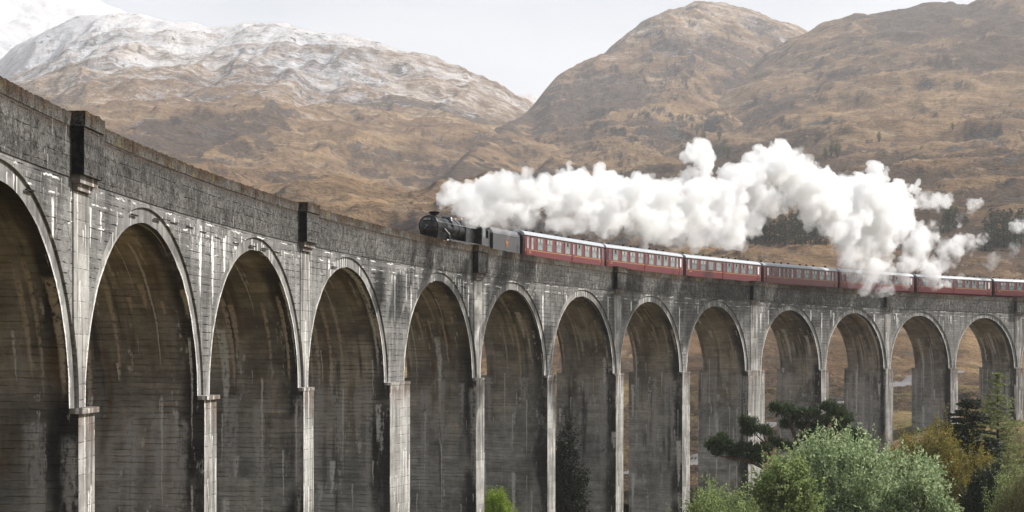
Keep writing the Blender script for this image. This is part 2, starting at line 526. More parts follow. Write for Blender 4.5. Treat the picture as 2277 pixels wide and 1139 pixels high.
def concrete_side(name, warm, dark):
    """sheltered faces: arch soffits and the pier sides; u = distance from the near face, v = height"""
    m = Mat(name, 0.9, 0.25)
    u0, v = m.uv(); P = m.pos()
    u = u0 + m.attr('bay') * 6.37               # every bay has stains of its own
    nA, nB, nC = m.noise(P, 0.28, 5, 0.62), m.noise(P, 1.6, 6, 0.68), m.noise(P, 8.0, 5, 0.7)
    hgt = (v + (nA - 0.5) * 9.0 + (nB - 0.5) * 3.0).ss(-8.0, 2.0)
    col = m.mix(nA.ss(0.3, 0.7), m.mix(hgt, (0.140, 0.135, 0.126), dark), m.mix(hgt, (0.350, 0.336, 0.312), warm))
    tone, ln = boards(m, u, v, 0.26, 2.0)
    grain = m.noise(m.comb(u * 0.5, v * 7.0, 0.0), 1.0, 5, 0.65)
    col = m.scale(col, (tone * 0.35 + 0.84) * (nB * 1.2 + 0.4) * (grain * 1.1 + 0.45))
    col = m.mix(ln * (nA.ss(0.40, 0.65) * 0.32), col, (0.018, 0.016, 0.014))
    # rust-brown seepage
    col = m.mix(m.noise(m.comb(u * 1.1, v * 0.20, 8.0), 1.0, 4).ss(0.52, 0.70) * v.ss(-9.0, 1.0) * 0.75, col, (0.095, 0.056, 0.026))
    # damp black band along the near edge and in runs
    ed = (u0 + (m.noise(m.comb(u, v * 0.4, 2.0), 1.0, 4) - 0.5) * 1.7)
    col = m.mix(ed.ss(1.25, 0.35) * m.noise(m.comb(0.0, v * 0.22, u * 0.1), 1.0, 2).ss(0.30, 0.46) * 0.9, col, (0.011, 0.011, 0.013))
    col = m.mix(m.noise(m.comb(u * 1.0, v * 0.09, 5.0), 1.0, 5, 0.6).ss(0.55, 0.68) * 0.75, col, (0.020, 0.018, 0.017))
    # chalky crusts with ragged edges, each drawn out downwards
    ck = m.noise(m.comb(u * 1.5, v * 0.20, 12.0), 1.0, 6, 0.72) * 0.7 + m.noise(P, 3.0, 5, 0.7) * 0.3
    col = m.mix(ck.ss(0.565, 0.615) * 0.8, col, (0.47, 0.452, 0.425))
    # pale washed patches
    col = m.mix(m.noise(m.comb(u * 0.5, v * 0.16, 7.0), 1.0, 5, 0.7).ss(0.50, 0.70) * nB.ss(0.3, 0.6) * 0.7, col, (0.30, 0.288, 0.27))
    # broad tan and grey calcite runs from the crown, thin white ones lower down
    fr = m.noise(P, 4.5, 5, 0.72)
    b1 = drips(m, u + (fr - 0.5) * 0.22, v, 0.75, 0.16, 4.4, 6.5, 0.34, 41.0, 0.12, 0.6)
    b2 = drips(m, u + (fr - 0.5) * 0.3, v, 1.15, 0.52, -0.5, 12.0, 0.30, 53.0, 0.25, 0.5)
    w1 = drips(m, u, v, 0.80, 0.065, 0, 5.5, 0.52, 61.0, 0.14, rep=6.3)
    w2 = drips(m, u, v, 0.33, 0.028, 0, 0.8, 0.88, 71.0, 0.10, rep=1.9)
    low = m.noise(m.comb(u * 0.15, v * 0.12, 6.0), 1.0, 3).ss(0.42, 0.58)
    gr_ = m.noise(m.comb(u * 5.0, v * 0.5, 3.0), 1.0, 4, 0.7)
    b3 = drips(m, u + (fr - 0.5) * 0.25, v, 1.6, 0.26, 0, 7.5, 0.55, 87.0, 0.2, 0.65, rep=9.0)
    col = m.mix(b3 * (fr * 0.6 + gr_ * 0.4).ss(0.40, 0.50) * 0.9, col, (0.56, 0.54, 0.51))
    col = m.mix(b1 * fr.ss(0.34, 0.52) * 0.9, col, (0.420, 0.345, 0.260))
    col = m.mix(b2 * (fr * 0.5 + gr_ * 0.5).ss(0.40, 0.54) * 0.85, col, (0.340, 0.322, 0.305))
    col = m.mix((w1.max(w2 * low)) * nC.ss(0.32, 0.52) * 0.9, col, (0.54, 0.52, 0.49))
    sp = m.noise(P, 2.6, 5, 0.75).ss(0.68, 0.74)
    col = m.mix(sp * 0.7, col, (0.36, 0.34, 0.32))
    m.color(col)
    m.bump(nB * 0.7 + nC * 0.5 + tone * 0.3 - ln * 0.7 + grain * 0.5, 0.08, 1.0)
    return m.mat

def concrete_pier():
    m = Mat('streaked_pier_concrete', 0.92, 0.2)
    u, v = m.uv(); P = m.pos()
    nA, nB, nC = m.noise(P, 0.35, 4, 0.6), m.noise(P, 2.0, 5, 0.65), m.noise(P, 11.0, 4, 0.65)
    col = m.mix(nA.ss(0.3, 0.7), (0.22, 0.212, 0.198), (0.42, 0.41, 0.385))
    tone, ln = boards(m, u, v, 0.55, 8.0)
    col = m.scale(col, (nB * 0.9 + 0.55) * (tone * 0.3 + 0.85) * (nC * 0.6 + 0.7))
    col = m.mix(m.noise(m.comb(u * 2.6, v * 0.16, 0.0), 1.0, 4, 0.6).ss(0.46, 0.64) * 0.75, col, (0.075, 0.068, 0.060))
    col = m.mix(ln * 0.35, col, (0.06, 0.055, 0.05))
    col = m.mix(v.ss(-1.9, -0.3) * m.noise(P, 1.4, 4).ss(0.35, 0.6) * 0.75, col, (0.120, 0.080, 0.060))
    wd = drips(m, u, v, 0.34, 0.085, 0, 4.8, 0.40, 81.0, 0.3, rep=5.2)
    col = m.mix(wd * nC.ss(0.3, 0.5) * 0.85, col, (0.74, 0.73, 0.70))
    m.color(col)
    m.bump(nB * 0.6 + nC * 0.4 - ln * 0.5, 0.05, 0.8)
    return m.mat

M_FRONT, M_PARA, M_COPE, M_PIER = concrete_front(), concrete_parapet(), coping_mat(), concrete_pier()
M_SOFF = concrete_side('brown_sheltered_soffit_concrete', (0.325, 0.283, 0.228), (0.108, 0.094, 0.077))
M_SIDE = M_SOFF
M_RING = None
def ring_mat():
    m = Mat('smooth_arch_ring_concrete', 0.9, 0.25)
    u, v = m.uv(); P = m.pos()
    nA, nB, nC = m.noise(P, 0.5, 4, 0.6), m.noise(P, 2.4, 5, 0.65), m.noise(P, 12.0, 4, 0.65)
    col = m.mix(nA.ss(0.3, 0.7), (0.145, 0.142, 0.134), (0.300, 0.294, 0.276))
    col = m.scale(col, (nB * 1.2 + 0.4) * (nC * 0.8 + 0.6))
    col = m.mix(m.noise(m.comb(u * 2.0, v * 0.3, 0.0), 1.0, 4).ss(0.46, 0.66) * 0.75, col, (0.075, 0.072, 0.068))
    col = m.mix(drips(m, u, v, 0.4, 0.06, 7.4, 2.2, 0.6, 91.0) * 0.9, col, (0.80, 0.79, 0.76))
    edge = m.attr('arris') + (nB - 0.5) * 0.5
    col = m.mix(edge.ss(0.72, 0.95) * nC.ss(0.35, 0.5) * v.ss(6.6, 4.5) * 0.9, col, (0.78, 0.77, 0.74))
    m.color(col); m.bump(nB * 0.5 + nC * 0.4, 0.04, 0.7)
    return m.mat
M_RING = ring_mat()
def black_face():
    m = Mat('shade_and_stain_black_concrete', 0.95, 0.1)
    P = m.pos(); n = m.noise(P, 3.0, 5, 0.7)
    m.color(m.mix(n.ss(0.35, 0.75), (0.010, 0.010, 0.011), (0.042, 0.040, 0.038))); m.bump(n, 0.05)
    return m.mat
M_SHADESTAIN = black_face()  # near-black paints in the shade of the refuges' unlit ends, plus dark stain
M_BALLAST = plain('grey_ballast', (0.16, 0.15, 0.14), 0.95, var=0.5, scale=3.0)
M_RAIL = plain('steel_rail', (0.20, 0.14, 0.10), 0.45, 0.8)

BASE = Vector(W(33, RF + DEP / 2, -20))
viaduct = empty('railway_viaduct', BASE)
tag(viaduct, 'tall curved grey concrete railway viaduct of round arches carrying the steam train', 'viaduct')

def vp(name, pts, faces, mats, uv, midx=None, parent=None, smooth=False):
    """a viaduct part from (s, r, z) points"""
    v = np.array([W(*p) for p in pts]) - np.array(BASE)
    return mesh_obj(name, v, faces, mats, parent or viaduct, uv=uv, midx=midx, smooth=smooth)

def slab(name, s0, s1, r0, r1, z0, z1, mats, parent=None, nseg=None, rough_top=0.0, rough_front=0.0, rng=None, face_mats=None):
    """curved block between s0..s1, r0..r1, z0..z1; uv = (s, z) on the long faces, (r, z) on the ends"""
    n = nseg or max(1, int(abs(s1 - s0) / 1.0))
    pts, fs, uv, mi = [], [], [], []
    ss_ = np.linspace(s0, s1, n + 1)
    nz = rng.normal(size=n + 1) * rough_top if rng is not None else np.zeros(n + 1)
    nf = rng.normal(size=n + 1) * rough_front if rng is not None else np.zeros(n + 1)
    def q(a, b, c, d, m=0):
        k = len(pts)
        for p, t in (a, b, c, d): pts.append(p); uv.append(t)
        fs.append((k, k + 1, k + 2, k + 3)); mi.append(m)
    for i in range(n):
        a, b = ss_[i], ss_[i + 1]
        za, zb, fa, fb = z1 + nz[i], z1 + nz[i + 1], r0 + nf[i], r0 + nf[i + 1]
        q(((a, fa, z0), (a, z0)), ((b, fb, z0), (b, z0)), ((b, fb, zb), (b, zb)), ((a, fa, za), (a, za)))
        q(((b, r1, z0), (b, z0)), ((a, r1, z0), (a, z0)), ((a, r1, za), (a, za)), ((b, r1, zb), (b, zb)))
        q(((a, fa, za), (a, za)), ((b, fb, zb), (b, zb)), ((b, r1, zb), (b, zb + r1 - r0)), ((a, r1, za), (a, za + r1 - r0)))
        q(((a, r1, z0), (a, z0)), ((b, r1, z0), (b, z0)), ((b, fb, z0), (b, z0 - .3)), ((a, fa, z0), (a, z0 - .3)))
    e = 1 if face_mats else 0
    q(((s0, r1, z0), (r1 - RF, z0)), ((s0, r0 + nf[0], z0), (r0 - RF, z0)), ((s0, r0 + nf[0], z1 + nz[0]), (r0 - RF, z1)), ((s0, r1, z1 + nz[0]), (r1 - RF, z1)), e)
    q(((s1, r0 + nf[-1], z0), (r0 - RF, z0)), ((s1, r1, z0), (r1 - RF, z0)), ((s1, r1, z1 + nz[-1]), (r1 - RF, z1)), ((s1, r0 + nf[-1], z1 + nz[-1]), (r0 - RF, z1)), e)
    return vp(name, pts, fs, mats, uv, mi, parent)

vr = np.random.default_rng(11)
RW, ZT = 0.60, 7.62          # width of the arch ring, height of the parapet's foot above springing
NA = 44
for i in range(I0, I1):
    a0, a1 = PHI[i], PHI[i + 1]
    b0, b1 = a0 + HW(i), a1 - HW(i + 1)
    sc, ax = (b0 + b1) / 2, (b1 - b0) / 2
    t = np.linspace(0, math.pi, NA + 1)
    ins, inz = sc - ax * np.cos(t), ZCR * np.sin(t)
    exs, exz = sc - (ax + RW) * np.cos(t), (ZCR + RW) * np.sin(t)
    jit = vr.normal(size=(2, NA + 1)) * 0.014; jit[:, [0, -1]] = 0           # chipped arris
    # spandrel walls, near and far
    low = [(a0, 0.0)] + list(zip(exs, exz)) + [(a1, 0.0)]
    for r, flip in ((RF, False), (RF + DEP, True)):
        pts, fs, uv = [], [], []
        for s_, z_ in low:
            pts += [(s_, r, z_), (s_, r, ZT)]; uv += [(s_, z_), (s_, ZT)]
        for k in range(len(low) - 1):
            f = (2 * k, 2 * k + 2, 2 * k + 3, 2 * k + 1)
            fs.append(f[::-1] if flip else f)
        # the reveal that steps back to the arch ring
        rr = r + (0.09 if not flip else -0.09)
        b = len(pts)
        for s_, z_ in low[1:-1]:
            pts += [(s_, r, z_), (s_, rr, z_)]; uv += [(s_, z_), (s_, z_)]
        for k in range(NA):
            f = (b + 2 * k, b + 2 * k + 1, b + 2 * k + 3, b + 2 * k + 2)
            fs.append(f[::-1] if flip else f)
        vp('spandrel_wall', pts, fs, [M_FRONT], uv)
    # arch rings in two halves that meet at the crown joint
    for r, flip in ((RF + 0.09, False), (RF + DEP - 0.09, True)):
        for half in (0, 1):
            ks = range(0, NA // 2 + 1) if half == 0 else range(NA // 2, NA + 1)
            pts, fs, uv, ar = [], [], [], []
            for k in ks:
                d = 0.0
                if k == NA // 2: d = -0.012 if half == 0 else 0.012
                pts += [(ins[k] + d + jit[0, k], r, inz[k] + jit[1, k] + 0.012), (exs[k] + d, r, exz[k])]
                uv += [(ins[k], inz[k]), (exs[k], exz[k])]; ar += [1.0, 0.0]
            n = len(pts) // 2
            for k in range(n - 1):
                f = (2 * k, 2 * k + 2, 2 * k + 3, 2 * k + 1)
                fs.append(f[::-1] if not flip else f)
            fs = [q[::-1] for q in fs]
            o = vp('arch_ring', pts, fs, [M_RING], uv)
            at = o.data.attributes.new('arris', 'FLOAT', 'POINT')
            at.data.foreach_set('value', np.array(ar, dtype=np.float32))
    # barrel soffit
    pts, fs, uv = [], [], []
    rs = np.linspace(RF + 0.09, RF + DEP - 0.09, 6)
    for k in range(NA + 1):
        for r in rs:
            pts.append((ins[k], r, inz[k])); uv.append((r - RF, inz[k]))
    for k in range(NA):
        for j in range(5):
            a = k * 6 + j
            fs.append((a, a + 1, a + 7, a + 6))
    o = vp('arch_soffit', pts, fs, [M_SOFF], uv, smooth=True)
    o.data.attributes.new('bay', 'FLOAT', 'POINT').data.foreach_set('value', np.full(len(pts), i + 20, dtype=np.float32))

# piers
for i in range(I0, I1 + 1):
    h = HW(i) + 0.015
    fw = 0.30 if i in WIDEP else 0.22
    zb = -26.0
    s0, s1 = PHI[i] - h, PHI[i] + h
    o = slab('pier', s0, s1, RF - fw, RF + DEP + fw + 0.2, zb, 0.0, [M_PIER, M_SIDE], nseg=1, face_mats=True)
    bay = np.full(len(o.data.vertices), i + 19, dtype=np.float32); bay[-4:] = i + 20
    o.data.attributes.new('bay', 'FLOAT', 'POINT').data.foreach_set('value', bay)
    cp = 0.14 if i in (0, 1) else 0.035
    slab('pier_cap', s0 - cp * 0.5, s1 + cp * 0.5, RF - fw - cp, RF + 0.05, -0.16, 0.02, [M_PIER], nseg=4, rough_top=0.012, rng=vr)
    # shallow pilaster under each refuge
    if i % 2 == 0:
        pts, fs, uv = [], [], []
        zz = np.linspace(0.03, 7.2, 22)
        for z_ in zz:
            q = min(1.0, z_ / (ZCR + RW))
            gap = HW(i) - RW + (PITCH / 2 - 0.9 + RW) * (1 - math.sqrt(max(0.0, 1 - q * q)))
            hw = min(0.86, gap - 0.03)
            pts += [(PHI[i] - hw, RF, z_), (PHI[i] - hw, RF - 0.05, z_), (PHI[i] + hw, RF - 0.05, z_), (PHI[i] + hw, RF, z_)]
            uv += [(PHI[i] - hw, z_ - 14.0), (PHI[i] - hw, z_ - 14.0), (PHI[i] + hw, z_ - 14.0), (PHI[i] + hw, z_ - 14.0)]
        for k in range(len(zz) - 1):
            for j in range(3):
                a = 4 * k + j
                fs.append((a, a + 1, a + 5, a + 4))
        vp('pilaster', pts, fs, [M_PIER], uv)

# parapets between the refuges, with copings
REFS = [i for i in range(I0, I1 + 1) if i % 2 == 0]
SA, SB = PHI[I0] - 1.0, PHI[I1] + 1.0
cuts = [SA] + [q for i in REFS for q in (PHI[i] - 1.08, PHI[i] + 1.14)] + [SB]
for side in (0, 1):
    r0, r1 = (RF - 0.04, RF + 0.42) if side == 0 else (RF + DEP - 0.42, RF + DEP + 0.04)
    for k in range(0, len(cuts) - 1):
        ref = (k % 2 == 1)
        c0, c1 = cuts[k], cuts[k + 1]
        if not ref:
            slab('parapet', c0, c1, r0, r1, ZT, 9.28, [M_PARA], nseg=max(2, int((c1 - c0) / 1.5)))
            slab('coping', c0, c1, r0 - 0.02, r1 + 0.02, 9.28, 9.74, [M_COPE], nseg=int((c1 - c0) / 0.22), rough_top=0.016, rough_front=0.0, rng=vr)
        else:
            o0, o1 = (RF - 0.46, RF + 0.42) if side == 0 else (RF + DEP - 0.42, RF + DEP + 0.46)
            rf = slab('refuge', c0, c1, o0, o1, 7.72, 9.30, [M_PARA, M_SHADESTAIN], nseg=3, face_mats=True)  # end faces get their shade as a near-black colour
            slab('coping', c0 - 0.03, c1 + 0.03, o0 - 0.05, o1 + 0.05, 9.30, 9.80, [M_COPE], parent=rf, nseg=9, rough_top=0.018, rng=vr)
            lo0, lo1 = (RF - 0.30, RF + 0.3) if side == 0 else (RF + DEP - 0.3, RF + DEP + 0.30)
            slab('corbel', c0 + 0.12, c1 - 0.16, lo0, lo1, 7.46, 7.72, [M_PIER], parent=rf, nseg=2)
            lo0, lo1 = (RF - 0.17, RF + 0.3) if side == 0 else (RF + DEP - 0.3, RF + DEP + 0.17)
            slab('corbel', c0 + 0.25, c1 - 0.30, lo0, lo1, 7.24, 7.46, [M_PIER], parent=rf, nseg=2)
# short ledges left by the pours, stepping along above the arches
for (s_, z_, ln) in ((-9.0, 6.9, .6), (-5.6, 6.75, .7), (6.1, 7.0, .8), (9.1, 7.08, .9), (11.2, 7.1, .9), (13.4, 7.1, .9), (15.4, 7.05, .9), (17.6, 6.95, 0.9), (20.4, 6.9, .9),
                      (23.2, 6.95, 0.9), (25.2, 6.95, 0.9), (27.2, 6.9, 0.9), (37.5, 6.7, 1.0), (45.0, 6.7, 1.0), (57.0, 6.6, 1.0), (63.5, 6.6, 1.1), (70.5, 6.3, 1.0), (103.5, 6.6, 1.2)):
    slab('pour_ledge', s_, s_ + ln, RF - 0.030, RF + 0.05, z_, z_ + 0.04, [M_SHADESTAIN], nseg=1)  # near-black, so each draws a thin dark line
slab('trackbed', SA, SB, RF + 0.42, RF + DEP - 0.42, 7.0, 8.36, [M_BALLAST], nseg=150)
RC = RF + DEP / 2
for d in (-0.68, 0.68):
    slab('rail', SA, SB, RC + d - 0.035, RC + d + 0.035, 8.39, 8.60, [M_RAIL], nseg=150)
# ------------------------------------------------------------------ land
def hill_material(name, snow=True, near=False):
    m = Mat(name, 0.98, 0.05)
    P = m.pos()
    x, y, z = m.sep(P)
    rock, sn, bog = m.attr('rock'), m.attr('snow'), m.attr('heather')
    # drawn out along the slope like grazed, wind-laid grass
    wv = m.noise(P, 0.012 * (2.4 if near else 1.0), 3)
    Q = m.comb(x * 0.62 - z * 0.45 + wv * 60.0 / (2.4 if near else 1.0), y * 0.75, z * 1.05 + x * 0.25)
    f = 2.2 if near else 1.0
    n0, n1, n2, n3, n4 = m.noise(P, 0.004, 4, 0.6), m.noise(P, 0.018, 5, 0.62), m.noise(Q, 0.085 * f, 6, 0.68), m.noise(Q, 0.40 * f, 5, 0.72), m.noise(P, 1.6 * f, 3, 0.7)
    k = 2.2 if near else 1.0
    S = m.comb(x * 0.16 - z * 0.55 + wv * 22.0 / k, y * 0.10, z * 1.0 + x * 0.30)       # long drawn streaks of bent grass
    n5 = m.noise(S, 0.11 * k, 5, 0.65)
    C = m.comb(x * 0.55 + wv * 40.0 / k, y * 0.45, z * 1.1 - x * 0.15)
    n6 = m.noise(C, 0.030 * k, 7, 0.66)
    n7 = m.noise(C, 0.110 * k, 6, 0.70)
    grass = m.mix(n1.ss(0.32, 0.68), (0.145, 0.090, 0.048), (0.335, 0.220, 0.118))
    grass = m.mix(n0.ss(0.42, 0.62) * 0.5, grass, (0.190, 0.115, 0.068))
    tus = (n2 * 0.9 + n3 * 0.8 + n4 * 0.4)
    grass = m.scale(grass, tus.ss(0.75, 1.30) * 0.80 + 0.55)
    grass = m.mix(n5.ss(0.54, 0.66) * 0.6, grass, (0.400, 0.295, 0.185))
    if near: grass = m.mix(z.ss(-5.0, -11.0) * n1.ss(0.40, 0.58) * 0.8, grass, m.scale(m.mix(n2, (0.10, 0.10, 0.03), (0.26, 0.215, 0.09)), n3 + 0.5))
    hea = m.mix((n2 * 0.4 + n3 * 0.6).ss(0.38, 0.62), (0.024, 0.018, 0.014), (0.115, 0.077, 0.054))
    hm_ = (bog - 0.42 + (n6 - 0.5) * 1.6 + (n2 - 0.5) * 1.3 + (n3 - 0.5) * (1.6 if near else 0.9) + (n4 - 0.5) * (1.0 if near else 0.4))
    col = m.mix(hm_.ss(-0.02, 0.16) * 0.92, grass, hea)
    rk = m.mix((n3 * 0.5 + n4 * 0.5).ss(0.38, 0.62), (0.030, 0.028, 0.026), (0.150, 0.140, 0.128))
    out = (n6 * 0.55 + n7 * 0.45 + rock * 0.16).ss(0.575, 0.620)
    col = m.mix(out * 0.9, col, rk)
    if snow:
        sk = (sn + (n1 - 0.5) * 0.9 + (n2 - 0.5) * 1.2 + (n3 - 0.5) * 0.7 - out * 0.55)
        col = m.mix(sk.ss(0.14, 0.80) * 0.74, col, (0.80, 0.81, 0.83))
    m.color(col)
    m.bump(n2 * (0.9 if near else 1.6) + n3 * 0.8, 2.2 if near else 5.0, 1.0)
    return m.mat

M_HILL = hill_material('moor_grass_heather_and_snow', True)
M_MOOR = hill_material('moor_grass_and_heather', False, True)
M_FAR = hill_material('upper_moor_grass_and_rock', False, False)

def land_sheet(name, label, px, D, Y, cols, rows, back=500, noise=(), ridge_env=0.35, mat=None, snow0=1e9, snow1=2e9, rock_at=0.75, seed=0, terr=0.0, power=1.0, heath=0.0, px_lim=None, relief_ref=240.0, burns=(), flat_grass=0.0, near_calm=None, edge_dark=False, far_mat=None):
    """heightfield in true metres. D (nd,) or (nd,npx) distances, Y (nd,npx) rows of the picture the bare slope reaches there;
    both only serve to survey the slope: the mesh is an ordinary hill that goes on behind its crest"""
    px = np.asarray(px, float); Y = np.asarray(Y, float)
    D = np.asarray(D, float)
    if D.ndim == 1: D = np.repeat(D[:, None], len(px), 1)
    lo, hi = px_lim or (px[0], px[-1])
    c = np.linspace(lo, hi, cols)
    def smooth_interp(xp, fp):
        v = np.interp(c, xp, fp)
        k = max(1, int(cols * 22 / (hi - lo)))
        ker = np.hanning(2 * k + 3)[1:-1]; ker /= ker.sum()
        return np.convolve(np.pad(v, k, mode='edge'), ker, 'valid')[:cols]
    Dc = np.array([smooth_interp(px, D[j]) for j in range(len(D))])
    Zc = np.array([smooth_interp(px, (HOR - Y[j]) * D[j] / FPX) for j in range(len(D))])
    nd = len(Dc)
    u = np.concatenate([np.linspace(0, nd - 1, rows), nd - 1 + np.linspace(0, 1, 9)[1:]])
    t = (c - 1138.5) / FPX
    dep = np.zeros((len(u), cols)); z = np.zeros((len(u), cols))
    for r, uu in enumerate(u):
        if uu <= nd - 1:
            j = min(int(uu), nd - 2); f = uu - j
            dep[r] = Dc[j] * (1 - f) + Dc[j + 1] * f
            p0, p1, p2, p3 = Zc[max(j - 1, 0)], Zc[j], Zc[j + 1], Zc[min(j + 2, nd - 1)]
            lin = p1 * (1 - f) + p2 * f
            cub = p1 + 0.5 * f * (p2 - p0 + f * (2 * p0 - 5 * p1 + 4 * p2 - p3 + f * (3 * (p1 - p2) + p3 - p0)))
            z[r] = 0.5 * lin + 0.5 * cub
        else:
            f = uu - (nd - 1)
            dep[r] = Dc[-1] + back * f
            z[r] = Zc[-1] - 0.55 * back * f * (0.4 + 0.6 * f)
    Xw = dep * t[None, :]
    Yw = dep
    uu = np.clip(u / (nd - 1), 0, 1)[:, None]
    env = np.where(uu < 0.9, 1.0, 1.0 - (1 - ridge_env) * (uu - 0.9) / 0.1)
    env = env * np.clip(uu / 0.06, 0.15, 1)
    relief = np.clip((Zc[-1] - Zc[0]) / relief_ref, 0.12, 1.0)
    env = env * relief[None, :]
    calm = np.clip((Yw - near_calm[0]) / near_calm[1], near_calm[2], 1) if near_calm else 1.0
    dyr = np.maximum(np.abs(np.gradient(Yw, axis=0)), 0.05)
    dz = np.zeros_like(z)
    for k, (L, A, kind, ax, ay) in enumerate(noise):
        n = fbm2(Xw / (L * ax) + 3.1 * k + seed, Yw / (L * ay) - 1.7 * k, 5, 0.5, seed=seed * 13 + k * 7, ridged=(kind == 'r'))
        if kind == 'r': n = n - 0.35
        dz += A * n * env * (calm if L > 30 else np.maximum(calm, 0.6)) * np.clip(L * ay / (4 * dyr), 0, 1)
    zb_ = z.copy()
    burn = np.zeros_like(z)
    for path, wd, dp in burns:                          # stream gullies down the slope: (fraction of the way up, px)
        pf, pp = zip(*path)
        cc = np.interp(uu[:, 0], pf, pp) + 9 * np.sin(uu[:, 0] * 60) + 5 * np.sin(uu[:, 0] * 143)
        ins_ = (uu[:, 0] >= pf[0]) & (uu[:, 0] <= pf[-1])
        g_ = np.exp(-(((c[None, :] - cc[:, None]) / wd) ** 2)) * ins_[:, None]
        dz -= dp * g_; burn = np.maximum(burn, np.exp(-(((c[None, :] - cc[:, None]) / (wd * 0.6)) ** 2)) * ins_[:, None])
    z = z + dz
    if terr > 0:                                        # craggy steps
        L = terr
        w = z + fbm2(Xw / 160 + 9, Yw / 160, 4, seed=seed + 99) * L * 1.5
        st = (np.floor(w / L) + np.clip((w / L - np.floor(w / L)) * 2.6 - 0.8, 0, 1)) * L - (w - z)
        amt = np.clip(fbm2(Xw / 260 + 4, Yw / 260, 3, seed=seed + 55) * 2.2 + 0.35, 0, 1) * env
        z = z * (1 - 0.75 * amt) + st * 0.75 * amt
    zr_ = z - zb_
    gx = np.gradient(zr_, axis=1) / np.maximum(np.gradient(Xw, axis=1), 0.05)
    gy = np.gradient(zr_, axis=0) / np.maximum(np.gradient(Yw, axis=0), 0.05)
    sl = np.sqrt(gx ** 2 + gy ** 2)
    rn = fbm2(Xw / 90, Yw / 90, 4, seed=seed + 31)
    rock = np.clip((sl - rock_at) * 1.3 + 0.35 + 0.35 * rn, 0, 1) * np.clip(relief[None, :] * 1.6 - 0.3, 0, 1)
    lap = z - 0.25 * (np.roll(z, 6, 0) + np.roll(z, -6, 0) + np.roll(z, 6, 1) + np.roll(z, -6, 1))
    hz = fbm2(Xw / 210 + 2, Yw / 330, 4, seed=seed + 71)
    hea = np.clip(0.38 + hz * 1.25 - np.sign(lap) * np.minimum(np.abs(lap) * 0.05, 0.15) + (sl - rock_at * 0.8) * 0.5 + heath + 0.5 * burn, 0, 1)
    if edge_dark: hea = np.clip(hea + 0.55 * np.clip((uu - 0.86) / 0.10, 0, 1) * np.clip((1215 - c[None, :]) / 30, 0, 1), 0, 1.2)
    if flat_grass: hea = hea + 0.30 * np.clip((900 - Yw) / 400, 0, 1)
    if flat_grass: hea = hea - flat_grass * np.clip((360 - Yw) / 60, 0, 1) * (0.6 + 0.8 * fbm2(Xw / 25, Yw / 25, 3, seed=5))
    snow = np.clip((z - np.clip(lap, -6, 6) * 14 + fbm2(Xw / 300, Yw / 300, 4, seed=seed + 17) * 70 - snow0) / (snow1 - snow0), -0.5, 1.0)
    R_, C_ = z.shape
    v = np.stack([Xw, Yw, z], -1).reshape(-1, 3)
    ii = np.arange(R_ * C_).reshape(R_, C_)
    f = np.stack([ii[:-1, :-1], ii[:-1, 1:], ii[1:, 1:], ii[1:, :-1]], -1).reshape(-1, 4)
    mi = None
    if far_mat:
        yy = Yw[:-1, :-1] + 90 * fbm2(Xw[:-1, :-1] / 60, Yw[:-1, :-1] / 60, 3, seed=3)
        mi = (yy > 620).astype(np.int32).ravel()
    o = mesh_obj(name, v, f, [mat or M_HILL] + ([far_mat] if far_mat else []), smooth=True, midx=mi)
    for nm, a in (('rock', rock), ('snow', snow), ('heather', hea)):
        at = o.data.attributes.new(nm, 'FLOAT', 'POINT')
        at.data.foreach_set('value', a.astype(np.float32).ravel())
    tag(o, label, kind='structure')
    return o, (c, dep, z)

# far snow mountain, upper left
px = [-700, -300, 0, 150, 210, 250, 300, 360, 480, 620]
land_sheet('mountain', 'far snow-covered mountain fading into haze', px, [[4400] * 10, [6500] * 10],
           [[420] * 10, [-330, -190, -95, -34, -4, 18, 38, 70, 150, 260]], 240, 120, noise=((500, 60, 'r', 1, 1), (140, 18, 'r', 1, 1), (40, 6, 'f', 1, 1)),
           snow0=-200, snow1=300, seed=3, rock_at=0.95)
# far ridges closing the glen
land_sheet('mountain', 'snowy ridge at the head of the glen', [960, 1000, 1050, 1090, 1130, 1180, 1240, 1300], [[3300] * 8, [4300] * 8],
           [[420] * 8, [160, 165, 178, 183, 201, 237, 300, 360]], 160, 90, noise=((200, 22, 'r', 1, 1), (60, 8, 'f', 1, 1)), snow0=150, snow1=560, seed=4)
land_sheet('mountain', 'farthest snowy peak in the notch', [1090, 1130, 1150, 1172, 1195, 1230, 1280], [[5200] * 7, [6300] * 7],
           [[380] * 7, [245, 222, 211, 205, 213, 240, 290]], 90, 50, noise=((200, 16, 'r', 1, 1),), snow0=300, snow1=1300, seed=5)
# left hill, snow along its top
px = [-900, -400, -100, 0, 25, 80, 150, 210, 310, 330, 420, 470, 520, 545, 640, 670, 760, 860, 960, 1010, 1060, 1100, 1180, 1300, 1420]
top = [330, 250, 190, 148, 120, 88, 56, 40, 42, 50, 56, 70, 60, 52, 53, 70, 82, 110, 136, 155, 184, 205, 252, 335, 400]
Dt = [4600, 4200, 3900, 3800, 3780, 3700, 3600, 3500, 3400, 3380, 3300, 3260, 3200, 3200, 3150, 3140, 3080, 3020, 2980, 2950, 2900, 2880, 2800, 2700, 2600]
n = len(px)
D = [[520] * n, [800] * n, [1100] * n, [1600] * n, [2300 - 0.2 * (3300 - d) for d in Dt], Dt]
mid = lambda f, y0: [y0 + (q - y0) * f for q in top]
Y = [[690] * n, [np.interp(p, [0, 500, 900, 1200], [520, 500, 520, 560]) for p in px], [np.interp(p, [0, 450, 700, 860, 950, 1200], [380, 372, 392, 440, 500, 540]) for p in px],
     mid(0.42, 440), mid(0.74, 440), top]
